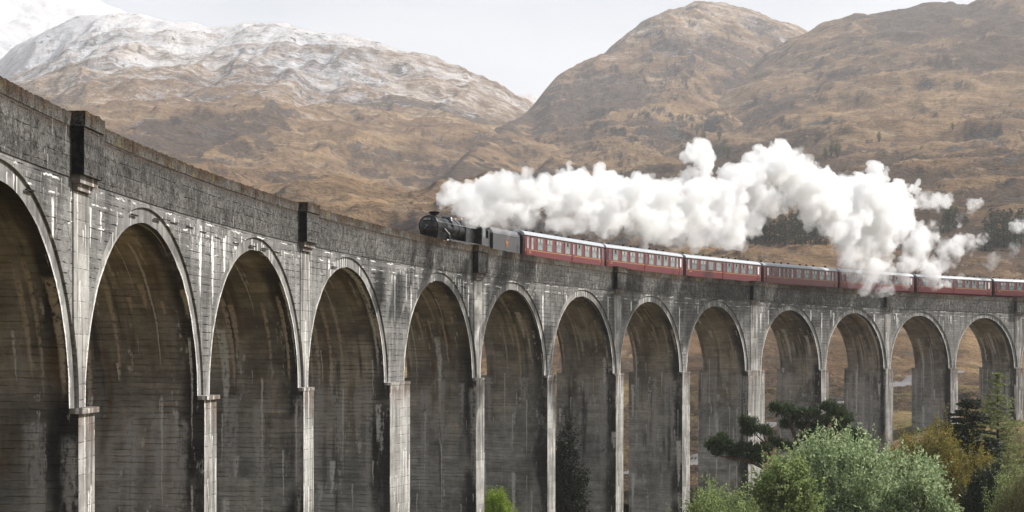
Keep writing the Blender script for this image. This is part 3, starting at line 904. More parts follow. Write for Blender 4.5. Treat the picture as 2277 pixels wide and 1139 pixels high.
land_sheet('hill', 'broad brown hill with snow along its top', px, D, Y, 940, 330, back=900,
           noise=((480, 46, 'f', 1.2, 1.0), (210, 22, 'r', 0.7, 1.8), (80, 6.0, 'f', 1.1, 1.2), (30, 3.4, 'r', 1.5, 1)),
           snow0=175, snow1=720, seed=1, rock_at=0.85, terr=0, ridge_env=0.35, heath=0.14, px_lim=(-800, 1400))
# mountain right of the glen
px = [860, 920, 1000, 1080, 1180, 1230, 1260, 1300, 1340, 1400, 1440, 1480, 1550, 1580, 1660, 1720, 1780, 1850, 1950, 2100]
top = [560, 505, 385, 305, 246, 190, 166, 140, 110, 70, 41, 25, 14, 15, 30, 54, 78, 110, 170, 280]
Dt = np.interp(px, [860, 920, 1000, 1080, 1180, 1300, 1560, 1780, 2100], [900, 960, 1250, 1650, 2150, 2450, 2750, 2800, 2800])
n = len(px)
foot = np.interp(px, [860, 1000, 1200, 1500, 2100], [600, 580, 600, 660, 720])
D = [Dt * 0 + 620, 620 + (Dt - 620) * 0.33, 620 + (Dt - 620) * 0.66, Dt]
Y = [foot, foot + (np.array(top) - foot) * 0.38, foot + (np.array(top) - foot) * 0.72, top]
land_sheet('hill', 'steep brown mountain with light snow on its crest', px, D, Y, 680, 330, back=800,
           noise=((360, 44, 'f', 1.1, 1.0), (170, 22, 'r', 0.7, 1.8), (66, 7.0, 'f', 1.1, 1.2), (26, 3.6, 'r', 1.5, 1)),
           snow0=300, snow1=1200, seed=2, rock_at=0.70, terr=0, ridge_env=0.5, heath=0.17, relief_ref=520, edge_dark=True)
# near hillside: moor behind the viaduct, climbing to the right-hand mountain
px = [640, 920, 1080, 1300, 1540, 1640, 1700, 1780, 1850, 1900, 1990, 2100, 2150, 2170, 2277, 2700]
D0 = np.interp(px, [640, 1300, 1540, 1840, 2120, 2277, 2700], [170, 170, 190, 213, 237, 248, 285])
D = [D0 + (330 - D0) * f for f in (0, .32, .51, .71, 1)] + [np.full(len(px), q) for q in (420, 600, 800, 1000, 1400, 1900, 2200)]
T = {640: [1150, 1060, 1010, 960, 900, 800, 700, 690, 680, 660, 640, 640],
     920: [1150, 1060, 1010, 960, 900, 800, 690, 620, 560, 540, 530, 530],
     1080: [1150, 1060, 1010, 960, 890, 780, 660, 560, 490, 460, 450, 450],
     1300: [1130, 1050, 1000, 950, 880, 770, 620, 500, 440, 405, 390, 385],
     1540: [1112, 1041, 990, 940, 870, 760, 560, 455, 405, 340, 265, 240],
     1640: [1085, 1010, 965, 935, 870, 762, 552, 445, 392, 315, 225, 178],
     1700: [1070, 990, 955, 930, 870, 765, 550, 440, 380, 300, 195, 132],
     1780: [1040, 970, 940, 915, 870, 768, 548, 436, 370, 285, 165, 82],
     1850: [1015, 955, 928, 905, 870, 770, 546, 430, 360, 272, 140, 50],
     1900: [1000, 945, 920, 900, 869, 771, 545, 426, 352, 262, 125, 32],
     1990: [972, 926, 905, 890, 868, 775, 545, 420, 340, 242, 95, 28],
     2100: [955, 915, 900, 886, 867, 780, 546, 412, 330, 222, 75, 5],
     2150: [950, 910, 898, 884, 866, 781, 547, 408, 326, 215, 65, 11],
     2170: [948, 909, 897, 883, 866, 782, 548, 406, 325, 212, 60, 0],
     2277: [940, 905, 895, 880, 865, 785, 550, 400, 318, 200, 40, -48],
     2700: [900, 870, 860, 850, 835, 770, 550, 390, 300, 180, 10, -130]}
Y = np.array([T[p] for p in px]).T
_, MOORGRID = land_sheet('hillside', 'brown heathery hillside rising behind the viaduct', px, D, Y, 760, 460, back=800,
           noise=((300, 18, 'f', 1.2, 1.0), (120, 13, 'r', 0.8, 1.5), (42, 4.2, 'f', 1.2, 1), (18, 3.2, 'r', 1.3, 1), (6, 1.3, 'r', 1, 1), (2.6, 0.5, 'f', 1, 1)),
           mat=M_MOOR, far_mat=M_FAR, seed=8, rock_at=0.70, terr=0, ridge_env=0.65, heath=0.22, relief_ref=60, flat_grass=0.46, near_calm=(230, 650, 0.10))

def moor_z(x, y):
    c, dep, z = MOORGRID
    p = 1138.5 + FPX * x / y
    j = int(np.clip(np.searchsorted(c, p), 0, len(c) - 1))
    return float(np.interp(y, dep[:460, j], z[:460, j]))

# valley floor and the viewer's slope: one sheet to beyond the hills
def ground_z(x, y):
    x, y = np.asarray(x, float), np.asarray(y, float)
    z = np.interp(y, [-400, -60, 0, 30, 60, 100, 140, 190, 260, 500, 9000], [30, 2, -2.2, -7, -12, -17.5, -20.3, -21, -21.5, -23, -30])
    k = np.clip((x - 18) / 45, 0, 1) * np.clip((y - 120) / 80, 0, 1) * np.clip((420 - y) / 150, 0, 1)
    z = z + k * k * (3 - 2 * k) * 10.0
    return z
gx = np.concatenate([-np.geomspace(9000, 90, 26), np.linspace(-85, 140, 150), np.geomspace(150, 9000, 26)])
gy = np.concatenate([-np.geomspace(600, 10, 14), np.linspace(-5, 260, 150), np.geomspace(270, 9500, 30)])
GX, GY = np.meshgrid(gx, gy)
GZ = ground_z(GX, GY) + fbm2(GX / 14, GY / 14, 4, seed=40) * np.where((GY > 40) & (GY < 240), 0.9, 0.3) - np.where(GY > 300, 12, 0)
ii = np.arange(GX.size).reshape(GX.shape)
gf = np.stack([ii[:-1, :-1], ii[:-1, 1:], ii[1:, 1:], ii[1:, :-1]], -1).reshape(-1, 4)
gm = Mat('rough_valley_grass', 0.97, 0.05)
Pg = gm.pos()
a, b, c_ = gm.noise(Pg, 0.06, 4), gm.noise(Pg, 0.6, 5, 0.65), gm.noise(Pg, 3.0, 4, 0.7)
gc = gm.mix(a.ss(0.35, 0.65), (0.120, 0.110, 0.040), (0.235, 0.165, 0.080))
gc = gm.mix((b * 0.6 + c_ * 0.5).ss(0.50, 0.66), gc, (0.060, 0.040, 0.026))
gm.color(gm.scale(gc, c_ * 0.8 + 0.6)); gm.bump(b + c_ * 0.5, 0.25, 0.9)
o = mesh_obj('ground', np.stack([GX, GY, GZ], -1).reshape(-1, 3), gf, gm.mat, smooth=True)
tag(o, 'rough grass of the valley floor under the viaduct', kind='structure')

# gravel track that climbs away behind the viaduct
ctrl = [(1380, 212, 1105), (1480, 224, 1068), (1540, 235, 1041), (1620, 248, 1000), (1710, 262, 955), (1790, 275, 925), (1875, 290, 905), (1940, 308, 887), (2000, 330, 868), (2060, 352, 852), (2140, 372, 838)]
pts = np.array([((p - 1138.5) / FPX * d, d) for p, d, yy in ctrl])
tt = np.linspace(0, len(pts) - 1, 90)
cx, cyy = np.interp(tt, range(len(pts)), pts[:, 0]), np.interp(tt, range(len(pts)), pts[:, 1])
ker = np.ones(7) / 7
cx, cyy = np.convolve(np.pad(cx, 3, 'edge'), ker, 'valid'), np.convolve(np.pad(cyy, 3, 'edge'), ker, 'valid')
tv, tf = [], []
for k in range(len(cx)):
    dx, dy = np.gradient(cx)[k], np.gradient(cyy)[k]
    l = math.hypot(dx, dy); nx, ny = dy / l, -dx / l
    zz = moor_z(cx[k], cyy[k])
    for w in (-2.0, -1.3, 1.3, 2.0):
        px_, py_ = cx[k] + nx * w, cyy[k] + ny * w
        tv.append((px_, py_, max(zz, moor_z(px_, py_)) + (0.12 if abs(w) < 1.5 else -0.5)))
for k in range(len(cx) - 1):
    for j in range(3):
        a_ = 4 * k + j
        tf.append((a_, a_ + 1, a_ + 5, a_ + 4))
o = mesh_obj('path', tv, tf, plain('pale_gravel', (0.125, 0.12, 0.118), 0.95, var=0.25, scale=0.8), smooth=True)
tag(o, 'pale gravel track winding up behind the viaduct', kind='structure')
# ------------------------------------------------------------------ train
TS = 0.945
def rail_z(s): return 8.62 + 0.0035 * (s - 80)
def seat(root, s_front, s_back):
    """stand a vehicle on the rails between two points of the line; its own +x looks forward, +y to the near side"""
    f, b = Vector(W(s_front, RC, rail_z(s_front))), Vector(W(s_back, RC, rail_z(s_back)))
    d = f - b
    root.location = (f + b) / 2
    root.rotation_euler = (0, -math.asin(d.z / d.length), math.atan2(d.y, d.x))
    root.scale = (TS, TS, TS)

def gloss(name, col, rough=0.3, spec=0.5, dirt=(0.05, 0.04, 0.03), amt=0.5):
    m = Mat(name, rough, spec)
    P = m.obj(); n = m.noise(P, 1.6, 5, 0.65); n2 = m.noise(P, 9.0, 4, 0.6)
    c = m.mix(n2, tuple(q * 0.85 for q in col), tuple(min(1, q * 1.15) for q in col))
    m.color(m.mix(n.ss(0.5, 0.75) * amt, c, dirt))
    m.rough(n * 0.35 + (rough - 0.1))
    return m.mat

M_BLACK = gloss('glossy_black_engine_paint', (0.006, 0.006, 0.007), 0.22, 0.5, (0.018, 0.016, 0.014), 0.5)
M_SOOT = gloss('sooty_smokebox_black', (0.006, 0.006, 0.007), 0.42, 0.3, (0.012, 0.011, 0.010), 0.5)
M_TEND = gloss('worn_sunlit_grey_paint', (0.040, 0.041, 0.043), 0.30, 0.8, (0.10, 0.097, 0.093), 0.6)  # lighter than the engine black: sun on these sides put into the colour
M_STEEL = plain('bright_steel', (0.42, 0.42, 0.43), 0.35, 0.9)
M_DARK = plain('dark_underframe', (0.015, 0.014, 0.013), 0.8)
M_COAL = plain('coal', (0.012, 0.012, 0.012), 0.6, var=0.6, scale=4)
M_MAROON = gloss('maroon_coach_paint', (0.150, 0.012, 0.019), 0.28, 0.5, (0.17, 0.06, 0.045), 0.5)
M_ROOF = gloss('pale_grey_roof_paint', (0.35, 0.375, 0.40), 0.38, 0.5, (0.20, 0.205, 0.21), 0.6)
M_CREAMLINE = plain('straw_yellow_lining', (0.55, 0.30, 0.06), 0.5)
M_WHITE = plain('white_paint', (0.80, 0.80, 0.78), 0.5)
M_FRAME = plain('pale_window_frame', (0.20, 0.18, 0.155), 0.4)
M_RED = plain('signal_red', (0.50, 0.03, 0.02), 0.5)
M_GOLD = plain('emblem_gold', (0.50, 0.20, 0.06), 0.45)
def pane_mat(name, col, rough):
    m = Mat(name, rough, 0.8)
    P = m.obj(); n = m.noise(P, 0.9, 4, 0.6, 0.6)
    m.color(m.mix(n.ss(0.35, 0.65), tuple(q * 0.55 for q in col), col))
    return m.mat
M_PANE = pane_mat('sky_pale_window_glass', (0.22, 0.26, 0.245), 0.08)  # pale base colour paints in the sky that the glass reflects
M_PANED = pane_mat('dark_window_glass', (0.045, 0.055, 0.055), 0.06)
M_PANEM = pane_mat('teal_tinted_window_glass', (0.11, 0.165, 0.165), 0.06)
M_CURTAIN = pane_mat('pale_vent_glass', (0.42, 0.43, 0.41), 0.1)
M_FROST = pane_mat('frosted_grey_glass', (0.36, 0.38, 0.38), 0.3)

BODY = [(-1.28, 0.90), (-1.38, 1.12), (-1.41, 1.8), (-1.41, 2.4), (-1.39, 2.85), (-1.35, 3.14), (1.35, 3.14), (1.39, 2.85), (1.41, 2.4), (1.41, 1.8), (1.38, 1.12), (1.28, 0.90)]
def side_y(z): return float(np.interp(z, [0.9, 1.12, 1.8, 2.4, 2.85, 3.14], [1.28, 1.38, 1.41, 1.41, 1.39, 1.35]))
ROOFP = [(1.40 * math.cos(a) * (1 if True else 1), 3.11 + 0.54 * math.sin(a) ** 0.75) for a in np.linspace(0.0, math.pi, 15)]
L = 19.55                      # body length before scaling

_cache = {}
def shared(key, make):
    """mesh data shared between alike pieces"""
    if key not in _cache:
        o = make(); _cache[key] = o.data
        bpy.data.objects.remove(o)
    return _cache[key]
def inst(name, key, make, parent, loc=(0, 0, 0)):
    o = bpy.data.objects.new(name, shared(key, make)); o.location = loc
    return link(o, parent)

def frame_mesh(w, h, b=0.05, t=0.05):
    m = MB()
    m.box(-w / 2 - b, w / 2 + b, 0, t, -h / 2 - b, -h / 2); m.box(-w / 2 - b, w / 2 + b, 0, t, h / 2, h / 2 + b)
    m.box(-w / 2 - b, -w / 2, 0, t, -h / 2, h / 2); m.box(w / 2, w / 2 + b, 0, t, -h / 2, h / 2)
    return m
def big_window(body, x, vent, glass, opened):
    w, h, zc = 1.20, 0.98, 2.48
    y = side_y(zc)
    fr = inst('window', ('bigframe',), lambda: frame_mesh(w, h, 0.04, 0.03).build('window', [M_FRAME]), body, (x, y, zc))
    gm_ = {'p': M_PANE, 'd': M_PANED, 'm': M_PANEM}[glass]
    hv = 0.36 if vent else 0.0
    inst('pane', ('bigpane', glass, vent), lambda: MB().box(-w / 2, w / 2, -0.01, 0.012, -h / 2, h / 2 - hv).build('pane', [gm_]), fr)
    if vent:
        zt = h / 2 - hv
        inst('transom', ('transom',), lambda: MB().box(-w / 2, w / 2, 0.0, 0.028, zt, zt + 0.035).build('transom', [M_FRAME]), fr)
        g = 0.42 if opened else 0.16
        for sg_ in (-1, 1):
            a, b = (-w / 2, -g / 2) if sg_ < 0 else (g / 2, w / 2)
            inst('vent_pane', ('vent', sg_, opened), lambda a=a, b=b: MB().box(a, b, 0.0, 0.02, zt + 0.035, h / 2).build('vent_pane', [M_CURTAIN if not opened else M_PANE]), fr)
        inst('vent_opening', ('ventgap', opened), lambda: MB().box(-g / 2, g / 2, -0.02, 0.006, zt + 0.035, h / 2).build('vent_opening', [M_DARK]), fr)
def plain_window(body, x):
    fr = inst('window', ('plainframe',), lambda: frame_mesh(1.3, 0.86, 0.04, 0.03).build('window', [M_FRAME]), body, (x, side_y(2.5), 2.50))
    inst('pane', ('plainpane',), lambda: MB().box(-.65, .65, -0.01, 0.012, -.43, .43).build('pane', [M_PANE]), fr)
def narrow_window(body, x, dark=False):
    fr = inst('toilet_window', ('narrowframe',), lambda: frame_mesh(0.48, 1.05, 0.03, 0.022).build('window', [M_DARK]), body, (x, side_y(2.5), 2.46))
    inst('pane', ('narrowpane', dark), lambda: MB().box(-.24, .24, -0.01, 0.012, -.525, .525).build('pane', [M_PANED if dark else M_FROST]), fr)
def door(body, x, state='d'):
    d = inst('door', ('door',), lambda: MB().prism([(side_y(z) - 0.02, z) for z in (0.98, 1.15, 1.8, 2.4, 2.85, 3.06)] + [(side_y(z) + 0.025, z) for z in (3.06, 2.85, 2.4, 1.8, 1.15, 0.98)], -0.33, 0.33).build('door', [M_MAROON]), body, (x, 0, 0))
    y = side_y(2.4)
    gm_ = {'d': M_PANED, 'w': M_WHITE, 'f': M_FROST}[state]
    inst('door_window', ('doorwin', state), lambda: MB().box(-.2, .2, y + 0.015, y + 0.037, 2.02, 2.92).build('door_window', [gm_]), d)
    inst('door_handle', ('doorhandle',), lambda: MB().tube([(0.26, side_y(1.6) + 0.06, 1.45), (0.26, side_y(1.6) + 0.06, 1.75)], 0.02, 5).build('door_handle', [M_GOLD]), d)

def coach_shell(label, s0, s1, layout):
    root = empty('passenger_coach')
    tag(root, label, 'train carriage', 'maroon coaches of the steam train')
    b = MB(); b.prism(BODY, -L / 2, L / 2)
    if 'body' not in _cache:
        o = b.build('body', [M_MAROON]); _cache['body'] = o.data; bpy.data.objects.remove(o)
    body = link(bpy.data.objects.new('body', _cache['body']), root)
    inst('roof', ('roof',), lambda: MB().prism(ROOFP, -L / 2 - 0.02, L / 2 + 0.02).build('roof', [M_ROOF], smooth=True), root)
    inst('gutter', ('gutter',), lambda: MB().box(-L / 2, L / 2, 1.35, 1.43, 3.10, 3.15).build('gutter', [M_DARK]), root)
    inst('waist_lining', ('lining1',), lambda: MB().box(-L / 2 + 0.05, L / 2 - 0.05, 1.400, 1.419, 1.84, 1.885).build('waist_lining', [M_CREAMLINE]), root)
    inst('cantrail_lining', ('lining2',), lambda: MB().box(-L / 2 + 0.05, L / 2 - 0.05, 1.362, 1.384, 3.045, 3.07).build('cantrail_lining', [M_CREAMLINE]), root)
    for sg_ in (-1, 1):
        inst('gangway', ('gangway', sg_), lambda: MB().prism([(-1.3, 0.95), (-1.36, 2.95), (-0.9, 3.4), (0, 3.58), (0.9, 3.4), (1.36, 2.95), (1.3, 0.95)], sg_ * (L / 2), sg_ * (L / 2 + 0.24)).build('gangway', [M_DARK]), root)
    inst('underframe', ('under',), lambda: MB().box(-L / 2 + 0.2, L / 2 - 0.2, -1.1, 1.1, 0.62, 0.92).box(-3.4, -1.2, -1.15, 1.15, 0.32, 0.62).box(0.6, 2.6, -1.15, 1.15, 0.34, 0.62).build('underframe', [M_DARK]), root)
    for bx in (-6.6, 6.6):
        def bogie():
            m = MB().box(-1.6, 1.6, -1.12, -0.95, 0.35, 0.68).box(-1.6, 1.6, 0.95, 1.12, 0.35, 0.68).box(-0.3, 0.3, -1.1, 1.1, 0.4, 0.62)
            return m.build('bogie', [M_DARK])
        bg = inst('bogie', ('bogie',), bogie, root, (bx, 0, 0))
        for wx in (-1.28, 1.28):
            inst('wheelset', ('wheelset',), lambda: MB().lathe([(0.46, -0.80), (0.46, -0.70), (0.06, -0.69), (0.06, 0.69), (0.46, 0.70), (0.46, 0.80)], 'y', (0, 0, 0.46), 18).build('wheelset', [M_STEEL]), bg, (wx, 0, 0))
    for k, vx in enumerate(np.linspace(-L / 2 + 1.3, L / 2 - 1.3, 11)):
        if (k + int(s0)) % 4 == 3: continue
        zt = 3.11 + 0.54 - 0.03
        inst('roof_vent', ('vent',), lambda: MB().lathe([(0.10, 0), (0.10, 0.10), (0.17, 0.12), (0.15, 0.2), (0.03, 0.24)], 'z', (0, 0, 0), 8).build('roof_vent', [M_DARK]), root, (vx + 0.15 * math.sin(k * 5 + s0), 0.28, zt))
    for x_, n_ in ((L / 2 - 1.0, 5), (-L / 2 + 0.9, 7)):
        m = MB()
        for q in range(n_): m.box(x_ - n_ * 0.06 + q * 0.12, x_ - n_ * 0.06 + q * 0.12 + 0.075, 1.40, 1.421, 1.60, 1.72)
        inst('gilt_lettering', ('let', n_), lambda: m.build('gilt_lettering', [M_CREAMLINE]), root)
    for kind, fr, *a in layout:
        x = L / 2 - fr * L
        if kind == 'B': big_window(body, x, True, *(a or ['p', False]))
        elif kind == 'P': plain_window(body, x)
        elif kind == 'N': narrow_window(body, x, *(a or [False]))
        elif kind == 'D': door(body, x, *(a or ['d']))
    seat(root, s0 + 0.25, s1 - 0.25)
    return root

def std(g='p', seed=0):
    r = random.Random(seed)
    lay = [('D', .032, 'd')]
    for f in (.106, .214, .317, .42): lay.append(('B', f, g, r.random() < 0.3))
    lay.append(('D', .49, 'd'))
    for f in (.56, .66, .755, .85): lay.append(('B', f, g, r.random() < 0.5))
    return lay + [('N', .915), ('D', .962, 'w')]
E_ = [81.15, 99.95, 118.95, 138.2, 157.1, 176.05, 195.4, 214.4, 233.0]
coach_shell('maroon coach coupled right behind the tender, steam drifting off its roof', E_[0], E_[1],
            [('D', .03, 'f'), ('N', .085), ('B', .175, 'p', False), ('B', .287, 'p', False), ('B', .398, 'p', False), ('B', .508, 'p', True), ('D', .582, 'f'),
             ('B', .658, 'p', True), ('B', .762, 'p', False), ('B', .86, 'p', False), ('N', .928), ('D', .97, 'd')])
coach_shell('second maroon coach from the engine, with eight large pale windows', E_[1], E_[2], std('p', 3))
coach_shell('third maroon coach, with two plain windows without vents in its middle', E_[2], E_[3],
            [('N', .03), ('B', .1, 'm', False), ('B', .21, 'm', False), ('P', .31), ('P', .412), ('D', .482, 'd'), ('B', .552, 'm', True), ('B', .65, 'm', True),
             ('B', .748, 'm', True), ('B', .848, 'm', False), ('N', .912, True), ('D', .96, 'w')])
coach_shell('fourth maroon coach, with a row of narrow dark windows at its front end', E_[3], E_[4],
            [('D', .052, 'w'), ('N', .118, True), ('N', .202), ('N', .258, True), ('N', .312, True), ('N', .367), ('B', .455, 'm', False), ('B', .56, 'm', False),
             ('B', .667, 'm', False), ('B', .768, 'p', False), ('B', .862, 'm', False), ('N', .925), ('D', .968, 'd')])
coach_shell('fifth maroon coach, mostly hidden behind the steam hanging over the parapet', E_[4], E_[5], std('m', 5))
coach_shell('sixth maroon coach, with a thin wisp of steam crossing its windows', E_[5], E_[6], std('m', 7))
coach_shell('last maroon coach in view, cut off by the right edge', E_[6], E_[7], std('m', 9))

# ---- locomotive: x forward, origin at its middle on the rails; f = distance behind the buffer beam
loco = empty('steam_locomotive')
tag(loco, 'black steam locomotive leading the train, white steam pouring from its chimney', 'locomotive')
F = lambda f: 5.6 - f
seat(loco, 63.05, 63.05 + 11.2 * TS)
BZ = 2.66
m = MB(); m.lathe([(0.80, F(0.95)), (0.83, F(1.05)), (0.80, F(1.12)), (0.80, F(2.95)), (0.78, F(3.0))], 'x', (0, 0, BZ), 28)
m.build('smokebox', [M_SOOT], loco, smooth=True)
m = MB(); m.lathe([(0.02, F(0.70)), (0.28, F(0.72)), (0.54, F(0.79)), (0.69, F(0.92)), (0.71, F(0.96))], 'x', (0, 0, BZ), 26)
sd = m.build('smokebox_door', [M_BLACK], loco, smooth=True)
m = MB()
for dz in (-0.28, 0.28): m.box(F(0.78), F(0.70), -0.05, 0.72, BZ + dz - 0.045, BZ + dz + 0.045)
m.build('hinge_strap', [M_BLACK], sd)
m = MB(); m.lathe([(0.05, F(0.70)), (0.05, F(0.56))], 'x', (0, 0, BZ), 8); m.tube([(F(0.58), 0, BZ), (F(0.57), -0.15, BZ - 0.22)], 0.02, 5)
m.build('door_dart', [M_STEEL], sd)
m = MB().box(F(0.74), F(0.66), -0.36, 0.36, BZ + 0.40, BZ + 0.56); npl = m.build('number_plate', [M_BLACK], sd)
tx = bpy.data.curves.new('number', 'FONT'); tx.body = '45212'; tx.size = 0.20; tx.align_x = 'CENTER'; tx.align_y = 'CENTER'; tx.extrude = 0.01; tx.space_character = 1.15
to = bpy.data.objects.new('number', tx); COL.objects.link(to)
dg = bpy.context.evaluated_depsgraph_get()
nme = bpy.data.meshes.new_from_object(to.evaluated_get(dg)); bpy.data.objects.remove(to)
nme.materials.append(M_WHITE)
no = link(bpy.data.objects.new('number', nme), sd)
no.rotation_euler = (rad(90), 0, rad(90)); no.location = (F(0.645), 0, BZ + 0.48)
# chimney, dome, boiler
m = MB(); m.lathe([(0.44, BZ + 0.70), (0.35, BZ + 0.80), (0.30, BZ + 0.90), (0.32, BZ + 1.00), (0.42, BZ + 1.07), (0.45, BZ + 1.13), (0.40, BZ + 1.17), (0.26, BZ + 1.16), (0.26, BZ + 0.85)], 'z', (F(2.2), 0, 0), 20, cap=False)
m.build('chimney', [M_SOOT], loco, smooth=True)
m = MB(); m.lathe([(0.77, F(3.0)), (0.78, F(4.4)), (0.80, F(5.6)), (0.83, F(6.9))], 'x', (0, 0, BZ), 28)
boiler = m.build('boiler', [M_BLACK], loco, smooth=True)
for f in (3.02, 4.3, 5.6, 6.88):
    r_ = float(np.interp(f, [3, 6.9], [0.785, 0.84]))
    MB().lathe([(r_, F(f) - 0.03), (r_ + 0.012, F(f) - 0.02), (r_ + 0.012, F(f) + 0.02), (r_, F(f) + 0.03)], 'x', (0, 0, BZ), 28).build('boiler_band', [M_SOOT], boiler)
m = MB(); m.lathe([(0.42, BZ + 0.68), (0.36, BZ + 0.80), (0.33, BZ + 0.90), (0.22, BZ + 1.00), (0.02, BZ + 1.03)], 'z', (F(5.3), 0, 0), 18)
m.build('steam_dome', [M_BLACK], loco, smooth=True)
m = MB(); m.lathe([(0.26, BZ + 0.68), (0.2, BZ + 0.83), (0.17, BZ + 0.93), (0.02, BZ + 0.96)], 'z', (F(4.2), 0, 0), 12); m.tube([(F(4.2), 0.15, BZ + 0.83), (F(4.2), 0.63, BZ + 0.58), (F(4.2), 0.84, BZ + 0.1)], 0.05, 6)
m.build('top_feed', [M_BLACK], loco)
fb = [(-0.86, 1.5), (-0.88, 2.9), (-0.84, 3.22), (-0.68, 3.42), (-0.4, 3.48), (0.4, 3.48), (0.68, 3.42), (0.84, 3.22), (0.88, 2.9), (0.86, 1.5)]
MB().prism(fb, F(9.35), F(6.9)).build('firebox', [M_BLACK], loco)
m = MB()
for y_ in (-0.25, 0.25): m.lathe([(0.07, 3.43), (0.07, 3.63), (0.05, 3.68)], 'z', (F(7.5), y_, 0), 8)
m.build('safety_valve', [M_STEEL], loco)
m = MB()
for sg_ in (-1, 1):
    m.tube([(F(1.0), sg_ * 0.52, BZ + 0.58), (F(1.1), sg_ * 0.83, BZ + 0.30), (F(6.8), sg_ * 0.90, BZ + 0.30), (F(9.3), sg_ * 1.03, BZ + 0.30)], 0.022, 5)
m.build('handrail', [M_STEEL], loco)
# footplate, splashers, cylinders, pipes
for sg_ in (-1, 1):
    m = MB(); m.box(F(9.4), F(2.3), sg_ * 1.30 - 0.0 if sg_ < 0 else 0.85, -0.85 if sg_ < 0 else 1.30, 1.60, 1.66)
    m.box(F(9.4), F(2.3), sg_ * 1.29 - 0.02, sg_ * 1.29 + 0.02, 1.50, 1.68)
    m.build('running_plate', [M_TEND], loco)
    m = MB(); m.prism([(sg_ * 1.28, 1.28), (sg_ * 1.28, 1.33), (sg_ * 0.5, 1.33), (sg_ * 0.5, 1.28)], F(2.3), F(0.05))
    m.add([(F(2.3), sg_ * 1.28, 1.63), (F(1.85), sg_ * 1.28, 1.33), (F(1.85), sg_ * 0.5, 1.33), (F(2.3), sg_ * 0.5, 1.63)], [(0, 1, 2, 3)])
    m.build('front_platform', [M_BLACK], loco)
    cyl = MB().lathe([(0.34, F(3.15)), (0.40, F(3.1)), (0.40, F(2.05)), (0.34, F(2.0))], 'x', (0, sg_ * 1.12, 0.98), 18)
    cyl.lathe([(0.22, F(3.3)), (0.25, F(3.2)), (0.25, F(1.95)), (0.20, F(1.85))], 'x', (0, sg_ * 1.06, 1.48), 14)
    cyl.build('cylinder', [M_BLACK], loco, smooth=True)
    MB().tube([(F(2.35), sg_ * 0.76, BZ - 0.2), (F(2.45), sg_ * 1.12, 2.05), (F(2.5), sg_ * 1.14, 1.66)], 0.11, 10).build('steam_pipe', [M_TEND], loco, smooth=True)
    m = MB()
    m.box(F(8.9), F(5.0), sg_ * 1.06 - 0.03, sg_ * 1.06 + 0.03, 0.62, 0.76)
    m.build('coupling_rod', [M_STEEL], loco)
    m = MB(); m.tube([(F(3.2), sg_ * 1.12, 0.98), (F(4.4), sg_ * 1.12, 0.98)], 0.05, 6); m.box(F(4.6), F(3.3), sg_ * 1.12 - 0.05, sg_ * 1.12 + 0.05, 1.14, 1.24)
    m.tube([(F(4.3), sg_ * 1.14, 0.98), (F(7.0), sg_ * 1.14, 0.68)], 0.06, 6)
    m.build('connecting_rod', [M_STEEL], loco)
    m = MB(); m.tube([(F(4.8), sg_ * 1.16, 1.5), (F(5.3), sg_ * 1.16, 1.05), (F(6.9), sg_ * 1.16, 0.85)], 0.05, 6)
    m.build('valve_gear', [M_STEEL], loco)
    for f, R_ in ((1.3, 0.46), (3.3, 0.46), (5.0, 0.90), (6.95, 0.90), (8.95, 0.90)):
        w = MB(); w.lathe([(R_ - 0.08, 0.66), (R_, 0.68), (R_ - 0.01, 0.80), (R_ - 0.09, 0.80), (R_ - 0.09, 0.72), (0.12, 0.76), (0.11, 0.84)], 'y', (F(f), 0, R_), 26)
        if sg_ < 0: w.v = [(a, -b, c) for a, b, c in w.v]
        wh = w.build('driving_wheel' if R_ > .5 else 'bogie_wheel', [M_DARK], loco)
        sp = MB()
        for k in range(14 if R_ > .5 else 9):
            an = 2 * math.pi * k / (14 if R_ > .5 else 9)
            sp.tube([(F(f) + 0.1 * math.cos(an), sg_ * 0.78, R_ + 0.1 * math.sin(an)), (F(f) + (R_ - 0.09) * math.cos(an), sg_ * 0.75, R_ + (R_ - 0.09) * math.sin(an))], 0.03, 4)
        sp.build('spoke', [M_BLACK], wh)['kind'] = 'stuff'
    b = MB().lathe([(0.10, F(0.0)), (0.10, F(-0.32)), (0.22, F(-0.33)), (0.23, F(-0.38)), (0.03, F(-0.41))], 'x', (0, sg_ * 0.87, 1.06), 14)
    b.build('buffer', [M_STEEL], loco)
    lm = MB().lathe([(0.09, 0), (0.09, 0.2), (0.05, 0.26), (0.03, 0.3)], 'z', (F(0.35), sg_ * 0.8, 1.36), 10); lm.build('lamp', [M_DARK], loco)
MB().box(F(0.12), F(0.0), -1.22, 1.22, 0.80, 1.30).build('buffer_beam', [M_RED], loco)
MB().tube([(F(0.0), 0, 1.05), (F(-0.25), 0, 1.0), (F(-0.28), 0, 0.75)], 0.05, 6).build('coupling_hook', [M_STEEL], loco)
MB().box(F(10.9), F(0.3), -0.62, -0.55, 0.75, 1.45).box(F(10.9), F(0.3), 0.55, 0.62, 0.75, 1.45).build('frame', [M_DARK], loco)
MB().prism([(-0.62, 1.30), (-0.76, 2.35), (0.76, 2.35), (0.62, 1.30)], F(2.9), F(1.1)).build('smokebox_saddle', [M_SOOT], loco)
